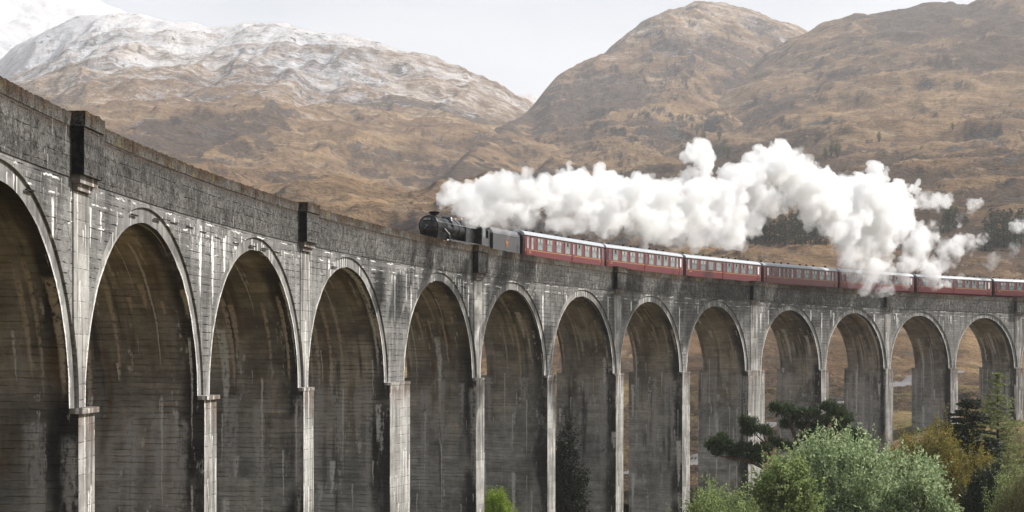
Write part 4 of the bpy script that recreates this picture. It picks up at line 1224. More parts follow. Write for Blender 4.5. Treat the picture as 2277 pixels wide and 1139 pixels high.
# cab
for sg_ in (-1, 1):
    y0, y1 = (1.30, 1.36) if sg_ > 0 else (-1.36, -1.30)
    m = MB(); m.box(F(11.1), F(9.35), y0, y1, 1.10, 2.28)
    m.box(F(9.62), F(9.35), y0, y1, 2.28, 3.05); m.box(F(10.36), F(10.28), y0, y1, 2.28, 3.05); m.box(F(11.1), F(10.9), y0, y1, 2.28, 3.05)
    m.box(F(11.1), F(9.35), y0, y1, 3.05, 3.16)
    cs = m.build('cab_side', [M_TEND], loco)
    MB().box(F(10.28), F(9.62), (y0 + y1) / 2 - 0.012, (y0 + y1) / 2 + 0.012, 2.28, 3.05).build('cab_window', [M_PANEM], cs)
    MB().tube([(F(11.02), sg_ * 1.40, 1.25), (F(11.02), sg_ * 1.40, 2.9)], 0.02, 5).build('handrail', [M_STEEL], cs)
m = MB(); m.prism([(-1.34, 1.64), (-1.34, 3.12), (-0.9, 3.45), (0, 3.62), (0.9, 3.45), (1.34, 3.12), (1.34, 1.64)], F(9.42), F(9.35)); m.build('cab_front', [M_BLACK], loco)
rp = [(1.42 * math.cos(a), 3.10 + 0.58 * math.sin(a)) for a in np.linspace(0.05, math.pi - 0.05, 13)]
MB().prism(rp + [(q[0] * 0.97, q[1] - 0.06) for q in reversed(rp)], F(11.35), F(9.25)).build('cab_roof', [M_BLACK], loco, smooth=True)
MB().box(F(11.2), F(9.4), -1.28, 1.28, 1.30, 1.36).build('cab_floor', [M_DARK], loco)

# ---- tender
tend = empty('locomotive_tender')
tag(tend, 'dark tender with a small orange crest, coupled between engine and coaches', 'tender')
seat(tend, 74.45, 80.75)
TL = 6.30 / TS
hx = TL / 2
prof = [(-1.28, 1.22), (-1.30, 2.80), (-1.22, 3.02), (-0.98, 3.34), (-0.86, 3.34), (-0.86, 2.7), (0.86, 2.7), (0.86, 3.34), (0.98, 3.34), (1.22, 3.02), (1.30, 2.80), (1.28, 1.22)]
MB().prism(prof, -hx + 0.25, hx - 0.1).build('tank', [M_TEND], tend)
for sg_ in (-1, 1):
    m = MB(); m.box(-hx + 0.3, hx - 0.15, sg_ * 1.305 - 0.012, sg_ * 1.305 + 0.012, 2.78, 2.82); m.build('beading', [M_BLACK], tend)
cr = np.random.default_rng(4); m = MB()
n = 16
gxx, gyy = np.meshgrid(np.linspace(-hx + 1.6, hx - 0.3, n), np.linspace(-0.82, 0.82, 9), indexing='ij')
gzz = 2.85 + 0.40 * np.exp(-((gyy / 0.6) ** 2)) + cr.normal(size=gxx.shape) * 0.07
idx = np.arange(gxx.size).reshape(gxx.shape)
m.add(np.stack([gxx, gyy, gzz], -1).reshape(-1, 3), [(idx[i, j], idx[i + 1, j], idx[i + 1, j + 1], idx[i, j + 1]) for i in range(n - 1) for j in range(8)])
m.build('coal', [M_COAL], tend)['kind'] = 'stuff'
MB().box(-hx + 0.10, -hx + 0.26, -1.22, 1.22, 1.25, 3.2).build('rear_plate', [M_DARK], tend)
MB().tube([(-hx + 0.02, 1.1, 1.3), (-hx + 0.02, 1.1, 2.9)], 0.02, 5).build('ladder', [M_STEEL], tend)
MB().tube([(-hx + 0.8, 1.33, 1.45), (-hx + 0.8, 1.33, 2.15), (-hx + 0.55, 1.33, 2.15), (-hx + 0.55, 1.33, 1.45)], 0.022, 5).build('handrail', [M_STEEL], tend)
MB().box(-hx + 0.05, hx, -1.2, 1.2, 0.85, 1.22).box(-hx + 0.3, hx - 0.3, 0.98, 1.04, 0.4, 0.9).box(-hx + 0.3, hx - 0.3, -1.04, -0.98, 0.4, 0.9).build('underframe', [M_DARK], tend)
for wx in (-2.1, 0.0, 2.1):
    MB().lathe([(0.62, -0.80), (0.62, -0.70), (0.08, -0.69), (0.08, 0.69), (0.62, 0.70), (0.62, 0.80)], 'y', (wx, 0, 0.62), 22).build('wheelset', [M_STEEL], tend)
# crest: a small lion striding over a wheel, crown above
cm = MB()
cx0, cz0, cyy0 = 0.05, 2.02, 1.302
ring = [(0.20, 0.0), (0.20, 0.012), (0.15, 0.012), (0.15, 0.0)]
w = MB().lathe(ring, 'y', (0, 0, 0), 20, cap=False); cm.add([(a + cx0, b + cyy0, c + cz0 - 0.06) for a, b, c in w.v], w.f)
for k in range(6):
    an = k * math.pi / 3
    cm.tube([(cx0, cyy0 + 0.006, cz0 - 0.06), (cx0 + 0.16 * math.cos(an), cyy0 + 0.006, cz0 - 0.06 + 0.16 * math.sin(an))], 0.012, 4)
cm.box(cx0 - 0.24, cx0 + 0.16, cyy0, cyy0 + 0.014, cz0 + 0.14, cz0 + 0.27)
cm.box(cx0 + 0.12, cx0 + 0.27, cyy0, cyy0 + 0.014, cz0 + 0.20, cz0 + 0.37)
for lx in (-0.22, -0.10, 0.06, 0.15): cm.box(cx0 + lx, cx0 + lx + 0.05, cyy0, cyy0 + 0.014, cz0 + 0.03, cz0 + 0.15)
cm.tube([(cx0 - 0.24, cyy0 + 0.006, cz0 + 0.24), (cx0 - 0.33, cyy0 + 0.006, cz0 + 0.33), (cx0 - 0.28, cyy0 + 0.006, cz0 + 0.42)], 0.018, 4)
crest = cm.build('crest', [M_GOLD], tend)
k = MB().box(cx0 - 0.10, cx0 + 0.12, cyy0, cyy0 + 0.014, cz0 + 0.42, cz0 + 0.47)
for q in (-0.10, -0.02, 0.06): k.add([(cx0 + q, cyy0 + 0.014, cz0 + 0.47), (cx0 + q + 0.06, cyy0 + 0.014, cz0 + 0.47), (cx0 + q + 0.03, cyy0 + 0.014, cz0 + 0.54)], [(0, 1, 2)])
k.build('crown', [M_RED], crest)
# ------------------------------------------------------------------ trees and shrubs
def PW(px, row, d):
    return np.array([(px - 1138.5) / FPX * d, d, (HOR - row) / FPX * d])

def leaf_mat(name, c0, c1, trans=0.35, rough=0.6, c2=None):
    m = Mat(name, rough, 0.25)
    g = m.node('ShaderNodeNewGeometry')
    r = X(m.nt, g.outputs['Random Per Island'])
    col = m.mix(r, c0, c1)
    if c2: col = m.mix(m.noise(m.pos(), 0.5, 3).ss(0.45, 0.65), col, c2)
    m.color(col)
    tr = m.node('ShaderNodeBsdfTranslucent'); m.nt.links.new(col, tr.inputs['Color'])
    mx = m.node('ShaderNodeMixShader'); mx.inputs[0].default_value = trans
    m.nt.links.new(m.b.outputs[0], mx.inputs[1]); m.nt.links.new(tr.outputs[0], mx.inputs[2])
    m.nt.links.new(mx.outputs[0], m.out.inputs['Surface'])
    return m.mat

def bark(name, c):
    m = Mat(name, 0.95, 0.1)
    n = m.noise(m.obj(), 5.0, 5, 0.7)
    m.color(m.mix(n.ss(0.3, 0.7), tuple(q * 0.55 for q in c), c)); m.bump(n, 0.03)
    return m.mat

def cards(P, T, Lg, Wd, rng):
    """diamond leaves: centres P, directions T"""
    P = np.asarray(P); n = len(P)
    T = T / (np.linalg.norm(T, axis=1)[:, None] + 1e-9)
    A = rng.normal(size=(n, 3)); B = np.cross(T, A); B /= np.linalg.norm(B, axis=1)[:, None] + 1e-9
    l = (Lg * rng.uniform(0.7, 1.3, n))[:, None] / 2; w = (Wd * rng.uniform(0.7, 1.3, n))[:, None] / 2
    v = np.stack([P - T * l, P + B * w - T * l * 0.1, P + T * l, P - B * w - T * l * 0.1], 1).reshape(-1, 3)
    f = np.arange(4 * n).reshape(n, 4)
    return v, f

def crown_obj(name, v, f, mat, parent):
    o = mesh_obj(name, v - np.array(parent.location), f, mat, parent)
    return o

def limb_obj(name, segs, mat, parent, n=6):
    m = MB()
    b = np.array(parent.location)
    for pts, r0, r1 in segs:
        k = len(pts)
        m.tube([np.array(p) - b for p in pts], [r0 + (r1 - r0) * i / (k - 1) for i in range(k)], n)
    return mesh_obj(name, m.v, m.f, mat, parent, smooth=True)

def curve3(a, b, sag, rng, n=6, wig=0.05):
    a, b = np.array(a, float), np.array(b, float)
    t = np.linspace(0, 1, n)[:, None]
    l = np.linalg.norm(b - a)
    p = a + (b - a) * t + np.array([0, 0, 1.0]) * (sag * np.sin(t * math.pi))
    p[1:-1] += rng.normal(size=(n - 2, 3)) * wig * l
    return p

B_GREY = bark('grey_willow_bark', (0.10, 0.085, 0.07))
B_PINE = bark('orange_pine_bark', (0.14, 0.088, 0.062))
B_DARK = bark('dark_bark', (0.055, 0.042, 0.033))
B_TWIG = bark('pale_dry_twig', (0.30, 0.245, 0.18))
LV_SILVER = leaf_mat('silver_green_willow_leaf', (0.095, 0.155, 0.050), (0.530, 0.620, 0.350), 0.42)
LV_LIME = leaf_mat('lime_willow_leaf', (0.075, 0.125, 0.032), (0.410, 0.480, 0.190), 0.40)
LV_BRIGHT = leaf_mat('fresh_green_leaf', (0.150, 0.230, 0.020), (0.330, 0.430, 0.060), 0.40)
LV_GOLD = leaf_mat('golden_olive_leaf', (0.115, 0.090, 0.016), (0.390, 0.320, 0.070), 0.40, c2=(0.170, 0.160, 0.035))
LV_LARCH = leaf_mat('pale_larch_needle', (0.130, 0.155, 0.050), (0.290, 0.320, 0.125), 0.40)
LV_SPRUCE = leaf_mat('dark_spruce_needle', (0.010, 0.020, 0.010), (0.038, 0.058, 0.026), 0.15)
LV_SHADE = leaf_mat('shade_darkened_needle', (0.006, 0.011, 0.006), (0.020, 0.030, 0.014), 0.1)  # needle colour darkened to put the steam's shadow on the tree
LV_PINE = leaf_mat('dark_pine_needle', (0.012, 0.026, 0.011), (0.085, 0.125, 0.045), 0.25)
LV_BROWN = leaf_mat('brownish_spring_bud', (0.070, 0.070, 0.025), (0.240, 0.220, 0.085), 0.3)
LV_FAR = leaf_mat('far_conifer_needle', (0.026, 0.040, 0.026), (0.062, 0.084, 0.052), 0.2)
LV_FARG = leaf_mat('far_birch_leaf', (0.090, 0.100, 0.025), (0.190, 0.190, 0.055), 0.3)

def shrub(name, label, cat, c, rx, ry, ztop, zbase, mat, barkm, n_shoot, seed, leaf=(0.22, 0.12), per=20, shoot=1.0, lump=0.35, group=None, hollow=0.55, lean=0.0):
    """many-stemmed bush: upright shoots on an uneven dome"""
    rng = np.random.default_rng(seed)
    root = empty(name, (c[0], c[1], zbase)); tag(root, label, cat, group)
    H = ztop - zbase
    # uneven dome of lobes
    nl = 20
    lob = []
    for _ in range(nl):
        a, q = rng.uniform(0, 2 * math.pi), math.sqrt(rng.uniform(0, 1)) * 0.80
        hh = 1 - 0.55 * q ** 2 + rng.uniform(-0.22, 0.06)
        lob.append((c[0] + rx * q * math.cos(a) + lean * hh, c[1] + ry * q * math.sin(a), zbase + H * hh * rng.uniform(0.60, 0.84), rng.uniform(0.22, 0.40)))
    P, T = [], []
    segs = []
    for s in range(n_shoot):
        lx, ly, lz, lr = lob[rng.integers(nl)]
        d = rng.normal(size=3); d[2] = abs(d[2]) * 0.9 + 0.05 if rng.uniform() < 0.8 else d[2] * 0.8
        d /= np.linalg.norm(d)
        k = rng.uniform(hollow, 1.0) ** 0.6
        p = np.array([lx + d[0] * rx * lr * k, ly + d[1] * ry * lr * k, lz + d[2] * H * lr * 0.62 * k])
        up = d * 0.55 + np.array([0, 0, 0.9]) + rng.normal(size=3) * 0.22
        up /= np.linalg.norm(up)
        ln = shoot * rng.uniform(0.5, 1.35)
        t = rng.uniform(0, 1, per)
        q = p + up * (ln * t)[:, None] + rng.normal(size=(per, 3)) * 0.085
        if rng.uniform() < 0.06: q = q + up * t[:, None] * 0.9
        P.append(q); T.append(up * 0.7 + rng.normal(size=(per, 3)) * 0.75)
        if s % 5 == 0: segs.append((np.array([p - up * 0.5, p + up * ln * 0.8]), 0.018, 0.006))
    # fill down the flanks
    m = int(n_shoot * 0.45)
    for s in range(m):
        a = rng.uniform(0, 2 * math.pi); z = rng.uniform(0.12, 0.62)
        e = (1 - 0.35 * (1 - z)) * rng.uniform(0.72, 1.0) * (0.85 + 0.2 * math.sin(3 * a + seed))
        p = np.array([c[0] + rx * e * math.cos(a) * 0.92, c[1] + ry * e * math.sin(a) * 0.92, zbase + H * z])
        up = np.array([math.cos(a) * 0.5, math.sin(a) * 0.5, 0.9]) + rng.normal(size=3) * 0.25
        t = rng.uniform(0, 1, per)
        P.append(p + up * (shoot * t)[:, None] + rng.normal(size=(per, 3)) * 0.1); T.append(up * 0.7 + rng.normal(size=(per, 3)) * 0.75)
    P, T = np.concatenate(P), np.concatenate(T)
    v, f = cards(P, T, leaf[0], leaf[1], rng)
    crown_obj('crown', v, f, mat, root)
    for lx, ly, lz, lr in lob:
        b = np.array([c[0] + (lx - c[0]) * 0.15, c[1] + (ly - c[1]) * 0.15, zbase - 0.3])
        e = np.array([lx, ly, lz])
        pts = curve3(b, e, 0.3, rng, 6, 0.03); segs.append((pts, 0.11, 0.03))
        for _ in range(5):
            d = rng.normal(size=3); d[2] = abs(d[2]) + 0.3; d /= np.linalg.norm(d)
            segs.append((curve3(pts[3] * 0.4 + e * 0.6, e + d * np.array([rx, ry, H * 0.6]) * lr * 0.8, 0.1, rng, 4, 0.05), 0.04, 0.01))
    limb_obj('trunk', segs, barkm, root, 5)
    return root

def conifer(name, label, cat, base, h, r, mat, barkm, seed, n_whorl=26, droop=0.25, dens=46, leaf=(0.22, 0.07), group=None, top_bare=0.0, open_=0.0, power=0.85):
    rng = np.random.default_rng(seed)
    base = np.array(base, float)
    root = empty(name, base); tag(root, label, cat, group)
    P, T, segs = [], [], [([base, base + [0.05, 0, h * 0.5], base + [0, 0.04, h]], 0.02 * h + 0.03, 0.012)]
    for w in range(n_whorl):
        q = (w + rng.uniform(0, 1)) / n_whorl
        z = h * (0.08 + 0.92 * q)
        if q > 0.97: z = h * 0.985
        z0_ = z
        ln = r * (1 - q) ** power * rng.uniform(0.8, 1.15) + 0.12
        for b in range(rng.integers(5, 8)):
            if rng.uniform() < open_: continue
            a = rng.uniform(0, 2 * math.pi); l = ln * rng.uniform(0.55, 1.25)
            d = np.array([math.cos(a), math.sin(a), 0])
            z = min(h * 0.985, z0_ + rng.normal() * h * 0.022)
            p0 = base + [0, 0, z]
            t = rng.uniform(0.05, 1, max(6, int(dens * l / r + 4))) ** 0.8
            c_ = p0 + d * (l * t)[:, None] + np.array([0, 0, 1.0]) * (0.22 * l * t - droop * l * t ** 2 * 1.6)[:, None]
            side = np.cross(d, [0, 0, 1.0])
            c_ = c_ + side * (rng.normal(size=len(t)) * 0.16 * l * (1.1 - t))[:, None] + rng.normal(size=(len(t), 3)) * 0.05
            P.append(c_); T.append(d * 0.7 + side * rng.choice([-1, 1], len(t))[:, None] * 0.6 + rng.normal(size=(len(t), 3)) * 0.35)
            if b < 3: segs.append((np.array([p0, p0 + d * l * 0.8 + [0, 0, 0.22 * l * .8 - droop * l]]), 0.02, 0.006))
    P, T = np.concatenate(P), np.concatenate(T)
    v, f = cards(P, T, leaf[0], leaf[1], rng)
    crown_obj('crown', v, f, mat, root)
    limb_obj('trunk', segs, barkm, root, 5)
    return root

def clumped_pine(label, base, boughs, clumps, seed, d):
    """old pine with bent boughs; boughs [[(px,row)...], r0, r1], clumps [(px,row,rx,rz,doff)]"""
    rng = np.random.default_rng(seed)
    root = empty('pine_tree', base); tag(root, label, 'pine tree')
    segs = []
    for pts, r0, r1 in boughs:
        q = np.array([PW(a, b, d + c) for a, b, c in pts])
        segs.append((q, r0, r1))
    tr = segs[0]
    limb_obj('trunk', [tr], B_PINE, root, 8)
    for s in segs[1:]: limb_obj('bough', [s], B_PINE, root, 6)
    P, T = [], []
    for a, b, rx, rz, do in clumps:
        c = PW(a, b, d + do)
        n = int(1150 * rx)
        for k in range(max(8, n // 16)):
            u = rng.normal(size=3); u /= np.linalg.norm(u); u *= rng.uniform(0.35, 1.30)
            p = c + u * np.array([rx, rx, rz])
            dr = u * 0.5 + np.array([0, 0, 0.8]) + rng.normal(size=3) * 0.3
            P.append(p + rng.normal(size=(22, 3)) * 0.12); T.append(dr + rng.normal(size=(22, 3)) * 0.55)
    P, T = np.concatenate(P), np.concatenate(T)
    v, f = cards(P, T, 0.34, 0.06, rng)
    crown_obj('crown', v, f, LV_PINE, root)
    return root

gz = lambda p: float(ground_z(p[0], p[1]))
def B(px, d): x = (px - 1138.5) / FPX * d; return np.array([x, d, float(ground_z(x, d))])
def ztop(row, d): return (HOR - row) / FPX * d

# foreground willows
def willow(label, px, d, rxpx, row, mat, n, seed, **k):
    b = B(px, d)
    return shrub('willow', label, 'willow', (b[0], b[1]), rxpx / FPX * d, rxpx / FPX * d * 0.85, ztop(row, d), b[2], mat, B_GREY, n, seed, group='willows in front of the viaduct', **k)
willow('large silvery willow in the middle of the bushes below the viaduct', 1882, 106, 222, 956, LV_SILVER, 2700, 1)
willow('yellow-green willow in front of the pine trees, left of the silvery one', 1745, 99, 82, 980, LV_LIME, 950, 2)
willow('low bright willow at the bottom edge below the left pine boughs', 1600, 96, 118, 1066, LV_LIME, 950, 3, leaf=(0.15, 0.075))
willow('small grey-green willow at the foot of the golden tree', 2040, 98, 95, 1042, LV_SILVER, 750, 4)
# golden tree, spruce, larch, sapling, brown shrub
b = B(2085, 116)
shrub('birch_tree', 'golden olive birch beside the large silvery willow', 'birch', (b[0], b[1]), 132 / FPX * 116, 3.0, ztop(908, 116), b[2], LV_GOLD, B_DARK, 1800, 6, leaf=(0.13, 0.075), per=22, shoot=0.8, hollow=0.35)
conifer('spruce_tree', 'dark spruce between the golden birch and the pale larch', 'spruce', B(2150, 125), ztop(885, 125) - B(2150, 125)[2], 3.8, LV_SPRUCE, B_DARK, 7, n_whorl=52, dens=260, leaf=(0.26, 0.10), power=0.42, droop=0.12)
b = B(2192, 112)
shrub('yew_bush', 'very dark evergreen bush at the foot of the pale larch', 'bush', (b[0], b[1]), 48 / FPX * 112, 1.7, ztop(985, 112), b[2], LV_SPRUCE, B_DARK, 700, 17, leaf=(0.20, 0.09), per=20, hollow=0.3)
conifer('larch_tree', 'tall slender pale larch in front of the last pier', 'larch', B(2218, 133), ztop(826, 133) - B(2218, 133)[2], 3.9, LV_LARCH, B_DARK, 8, n_whorl=60, droop=0.05, dens=110, leaf=(0.24, 0.085), open_=0.05, power=0.7)
b = B(2168, 142)
shrub('birch_sapling', 'small yellow sapling behind the dark spruce', 'birch', (b[0], b[1]), 40 / FPX * 142, 1.4, ztop(858, 142), b[2], LV_GOLD, B_DARK, 330, 9, leaf=(0.14, 0.08), per=16)
b = B(2268, 104)
shrub('alder_shrub', 'brown half-bare shrub at the right edge below the larch', 'shrub', (b[0], b[1]), 62 / FPX * 104, 1.8, ztop(985, 104), b[2], LV_BROWN, B_DARK, 900, 10, leaf=(0.11, 0.05), per=16, hollow=0.2)
b = B(2246, 108)
shrub('willow', 'loose yellow-green bush in front of the larch near the right edge', 'willow', (b[0], b[1]), 58 / FPX * 108, 1.8, ztop(1010, 108), b[2], LV_LIME, B_GREY, 420, 19, leaf=(0.15, 0.075), per=14, hollow=0.2, group='willows in front of the viaduct')
b = B(2262, 150)
shrub('alder_shrub', 'greyish twiggy shrub behind the larch at the right edge', 'shrub', (b[0], b[1]), 60 / FPX * 150, 2.0, ztop(905, 150), b[2], LV_BROWN, B_DARK, 500, 12, leaf=(0.13, 0.06), per=14, hollow=0.2)
# pines
clumped_pine('old pine with a broad dark crown in front of the wide pier', B(1790, 130),
    [([(1800, 1240, 0), (1792, 1080, 0), (1775, 1010, 0), (1768, 975, 0), (1757, 940, 0), (1748, 915, 0)], 0.26, 0.07),
     ([(1776, 1015, 0), (1800, 985, .5), (1830, 965, .8), (1865, 945, 1)], 0.13, 0.04), ([(1768, 975, 0), (1790, 955, -.5), (1815, 930, -.8), (1850, 915, -1)], 0.10, 0.03),
     ([(1772, 985, 0), (1752, 985, .4), (1735, 990, .6)], 0.09, 0.03), ([(1785, 1040, 0), (1830, 1000, 1), (1880, 970, 1.4)], 0.10, 0.03)],
    [(1742, 908, .85, .45, 0), (1768, 920, .75, .4, .5), (1726, 905, .45, .3, 0), (1800, 918, .8, .35, -.6), (1830, 932, .8, .4, .6), (1856, 912, .8, .42, -1), (1842, 902, .6, .35, -.8),
     (1880, 930, .65, .4, -.6), (1868, 950, .6, .35, .8), (1785, 945, .6, .3, .3), (1812, 952, .7, .3, -.3), (1750, 942, .5, .25, .5), (1895, 962, .6, .4, .9), (1838, 965, .7, .3, .9),
     (1735, 988, .6, .3, .4), (1762, 995, .6, .32, .6), (1720, 982, .5, .28, .3), (1800, 975, .6, .3, .5), (1780, 1010, .7, .4, 1), (1905, 975, .6, .4, 1.2)], 21, 130)
clumped_pine('leaning pine reaching long bare boughs to the left across the piers', B(1725, 127),
    [([(1760, 1240, 0), (1745, 1120, 0), (1722, 1060, 0), (1700, 1042, 0)], 0.22, 0.12),
     ([(1705, 1045, 0), (1665, 1026, 0), (1630, 1020, -.3), (1600, 1014, -.5), (1585, 1000, -.5)], 0.12, 0.03), ([(1722, 1060, 0), (1712, 1015, .4), (1704, 988, .4), (1686, 972, .5), (1675, 955, .5)], 0.12, 0.03),
     ([(1704, 988, .4), (1698, 968, .6), (1704, 955, .7)], 0.06, 0.02), ([(1665, 1026, 0), (1640, 1008, .3), (1625, 1000, .4)], 0.06, 0.02), ([(1690, 1038, 0), (1676, 1012, .4), (1690, 995, .5)], 0.05, 0.02)],
    [(1600, 978, .75, .42, -.5), (1584, 990, .5, .35, -.4), (1616, 990, .6, .35, -.2), (1640, 998, .6, .28, .3), (1660, 992, .5, .25, .3), (1598, 1002, .55, .3, -.5), (1634, 1012, .5, .22, .2),
     (1668, 942, .5, .38, .5), (1652, 935, .35, .28, .5), (1690, 955, .55, .25, .6), (1708, 958, .4, .2, .7), (1664, 960, .4, .25, .5), (1680, 1002, .5, .25, .4), (1700, 995, .5, .22, .5),
     (1672, 1020, .5, .2, .2), (1690, 1022, .4, .2, .3)], 22, 127)
# bushes at the piers
b = B(1108, 127)
shrub('gorse_bush', 'bright fresh-green bush sunlit between two piers', 'bush', (b[0] - 0.4, b[1]), 60 / FPX * 127, 2.0, ztop(1066, 127), b[2], LV_BRIGHT, B_DARK, 700, 31, leaf=(0.15, 0.08), per=22, shoot=0.6)
b = B(1268, 146)
shrub('conifer_tree', 'conifer with shade-darkened needles standing inside an arch beside the bright pier', 'evergreen tree', (b[0], b[1]), 40 / FPX * 146, 1.6, ztop(930, 146), b[2], LV_SHADE, B_DARK, 900, 33, leaf=(0.24, 0.10), per=18, hollow=0.3)

def bare_bush(label, base, h, seed, n=16, spread=0.6):
    rng = np.random.default_rng(seed)
    root = empty('bare_bush', base); tag(root, label, 'bush', 'leafless bushes at the foot of the piers')
    segs = []
    def grow(p, d, l, r, k):
        e = p + d * l
        segs.append((curve3(p, e, 0.04 * l, rng, 4, 0.03), r, r * 0.55))
        if k == 0: return
        for _ in range(rng.integers(2, 5)):
            nd = d + rng.normal(size=3) * 0.42 + np.array([0, 0, 0.15]); nd /= np.linalg.norm(nd)
            grow(p + d * l * rng.uniform(0.5, 1.0), nd, l * rng.uniform(0.45, 0.7), r * 0.55, k - 1)
    for _ in range(n):
        d = np.array([rng.normal() * spread, rng.normal() * spread, 1.0]); d /= np.linalg.norm(d)
        grow(np.array(base) + [rng.normal() * 0.3, rng.normal() * 0.3, 0], d, h * rng.uniform(0.35, 0.6), 0.028, 3)
    limb_obj('trunk', segs, B_TWIG, root, 4)
    return root
b = B(600, 77); bare_bush('pale leafless bush at the bottom edge in front of the dark pier', b, (ztop(1075, 77) - b[2]) * 0.95, 51, 9, 0.35)
b = B(1205, 128); bare_bush('reddish leafless scrub beside the bright green bush', b, (ztop(1105, 128) - b[2]), 52, 10, 0.3)

# trees standing on the far hillside
def moor_spot(px, row):
    c, dep, z = MOORGRID
    j = int(np.clip(np.searchsorted(c, px), 0, len(c) - 1))
    yy = HOR - FPX * z[:460, j] / dep[:460, j]
    k = int(np.argmax(yy <= row))
    return np.array([(px - 1138.5) / FPX * dep[k, j], dep[k, j], z[k, j]])
rt = np.random.default_rng(77)
protos = []
spots = [(1655, 548, 1), (1668, 546, .9), (1680, 545, 1.1), (1690, 542, 1.25), (1702, 545, 1.0), (1712, 543, 1.1), (1722, 545, .95), (1734, 543, 1.1), (1746, 545, 1.15), (1757, 543, 1.05), (1768, 545, 1.2),
         (1780, 543, 1.1), (1792, 543, 1.25), (1803, 542, 1.1), (1814, 545, 1.15), (1825, 547, .9), (1838, 549, .7), (1600, 552, .55), (1618, 553, .6), (1632, 551, .75), (1643, 548, .85), (1570, 553, .5),
         (1700, 535, 1.0), (1740, 533, 1.05), (1775, 532, 1.0), (1808, 534, 1.0), (1680, 537, .9), (1760, 530, .9), (2190, 560, 1.3), (2204, 556, 1.4), (2218, 552, 1.3), (2232, 555, 1.45), (2246, 550, 1.35),
         (2258, 556, 1.3), (2271, 552, 1.4), (2210, 545, 1.2), (2240, 540, 1.2), (2265, 538, 1.25), (2110, 515, .9), (2126, 505, .8), (2098, 520, .8), (2148, 500, .6), (1740, 460, .6), (1760, 448, .6)]
def far_conifer_mesh(k):
    o = conifer('pine_tree', 'dark green conifer', 'conifer', (0, 0, 0), 10.0, 2.6, LV_FAR, B_DARK, 100 + k, n_whorl=17, dens=24, leaf=(0.42, 0.20), power=0.55)
    return o
far_protos = [far_conifer_mesh(k) for k in range(4)]
for k, (px_, row, sc_) in enumerate(spots):
    p = moor_spot(px_, row)
    o = far_protos[k] if k < 4 else copy_tree(far_protos[k % 4])
    o.location = p - np.array([0, 0, 0.4])
    s_ = sc_ * p[1] / 600 * (0.92 + 0.16 * rt.uniform())
    o.scale = (s_ * rt.uniform(0.9, 1.15), s_, s_); o.rotation_euler = (0, 0, rt.uniform(0, 6.28))
    if px_ < 1850 and row > 500: tag(o, 'conifer in the dark clump on the hillside above the middle coaches', group='conifers in the clump above the middle coaches')
    elif px_ > 2170: tag(o, 'conifer in the dark wood at the right edge above the last coaches', group='conifers in the wood at the right edge')
    elif px_ > 2090: tag(o, 'small conifer beside the drifting steam near the right edge', group='small conifers beside the drifting steam')
    else: tag(o, 'small conifer showing in the gap of the steam plume', group='small conifers in the gap of the steam')
bir = [(1727, 432, .8), (1738, 440, .9), (1745, 428, .7), (1770, 425, .7), (1783, 430, .6), (1735, 470, .8), (1748, 478, .7), (1640, 520, 1.0), (1650, 528, .8), (1622, 530, .8), (2105, 505, 1.0), (2118, 498, 1.0), (1565, 322, .7),
       (1600, 318, .6), (1550, 306, .6), (1835, 362, .7), (1848, 356, .7), (1862, 352, 1.0), (1610, 345, .7), (1618, 352, .8), (2118, 300, .5), (1925, 470, .6), (1985, 470, .7), (1955, 320, .6)]
b0 = shrub('birch_tree', 'young birch', 'birch', (0, 0), 1.9, 1.9, 6.5, 0.0, LV_FARG, B_GREY, 90, 61, leaf=(0.42, 0.24), per=7, shoot=1.0)
for k, (px_, row, sc_) in enumerate(bir):
    p = moor_spot(px_, row)
    o = b0 if k == 0 else copy_tree(b0)
    o.location = p - np.array([0, 0, 0.3]); s_ = sc_ * p[1] / 650
    o.scale = (s_ * 0.8, s_ * 0.8, s_ * rt.uniform(0.9, 1.3)); o.rotation_euler = (0, 0, rt.uniform(0, 6.28))
    if row < 400: tag(o, 'small pale birch scattered high on the hillside above the steam', group='birches high on the hillside')
    elif px_ > 2000: tag(o, 'pale birch by the small conifers near the right edge', group='birches near the right edge')
    elif row > 500: tag(o, 'pale birch at the left end of the dark conifer clump', group='birches by the conifer clump')
    else: tag(o, 'young yellowish birch showing in the gap of the steam plume', group='birches in the gap of the steam')
# ------------------------------------------------------------------ steam
def s_of(px, r):
    S = np.linspace(-20, 260, 5601)
    a = PHI0 - S / RF
    xs = 1138.5 + FPX * (OX + r * np.cos(a)) / (OY + r * np.sin(a))
    return float(np.interp(px, xs, S))
def on_line(px, row, r):
    """the point above the line (radius r) met by a sight through that place"""
    s = s_of(px, r); a = PHI0 - s / RF
    x, y = OX + r * math.cos(a), OY + r * math.sin(a)
    return np.array([x, y, (HOR - row) * y / FPX]), y

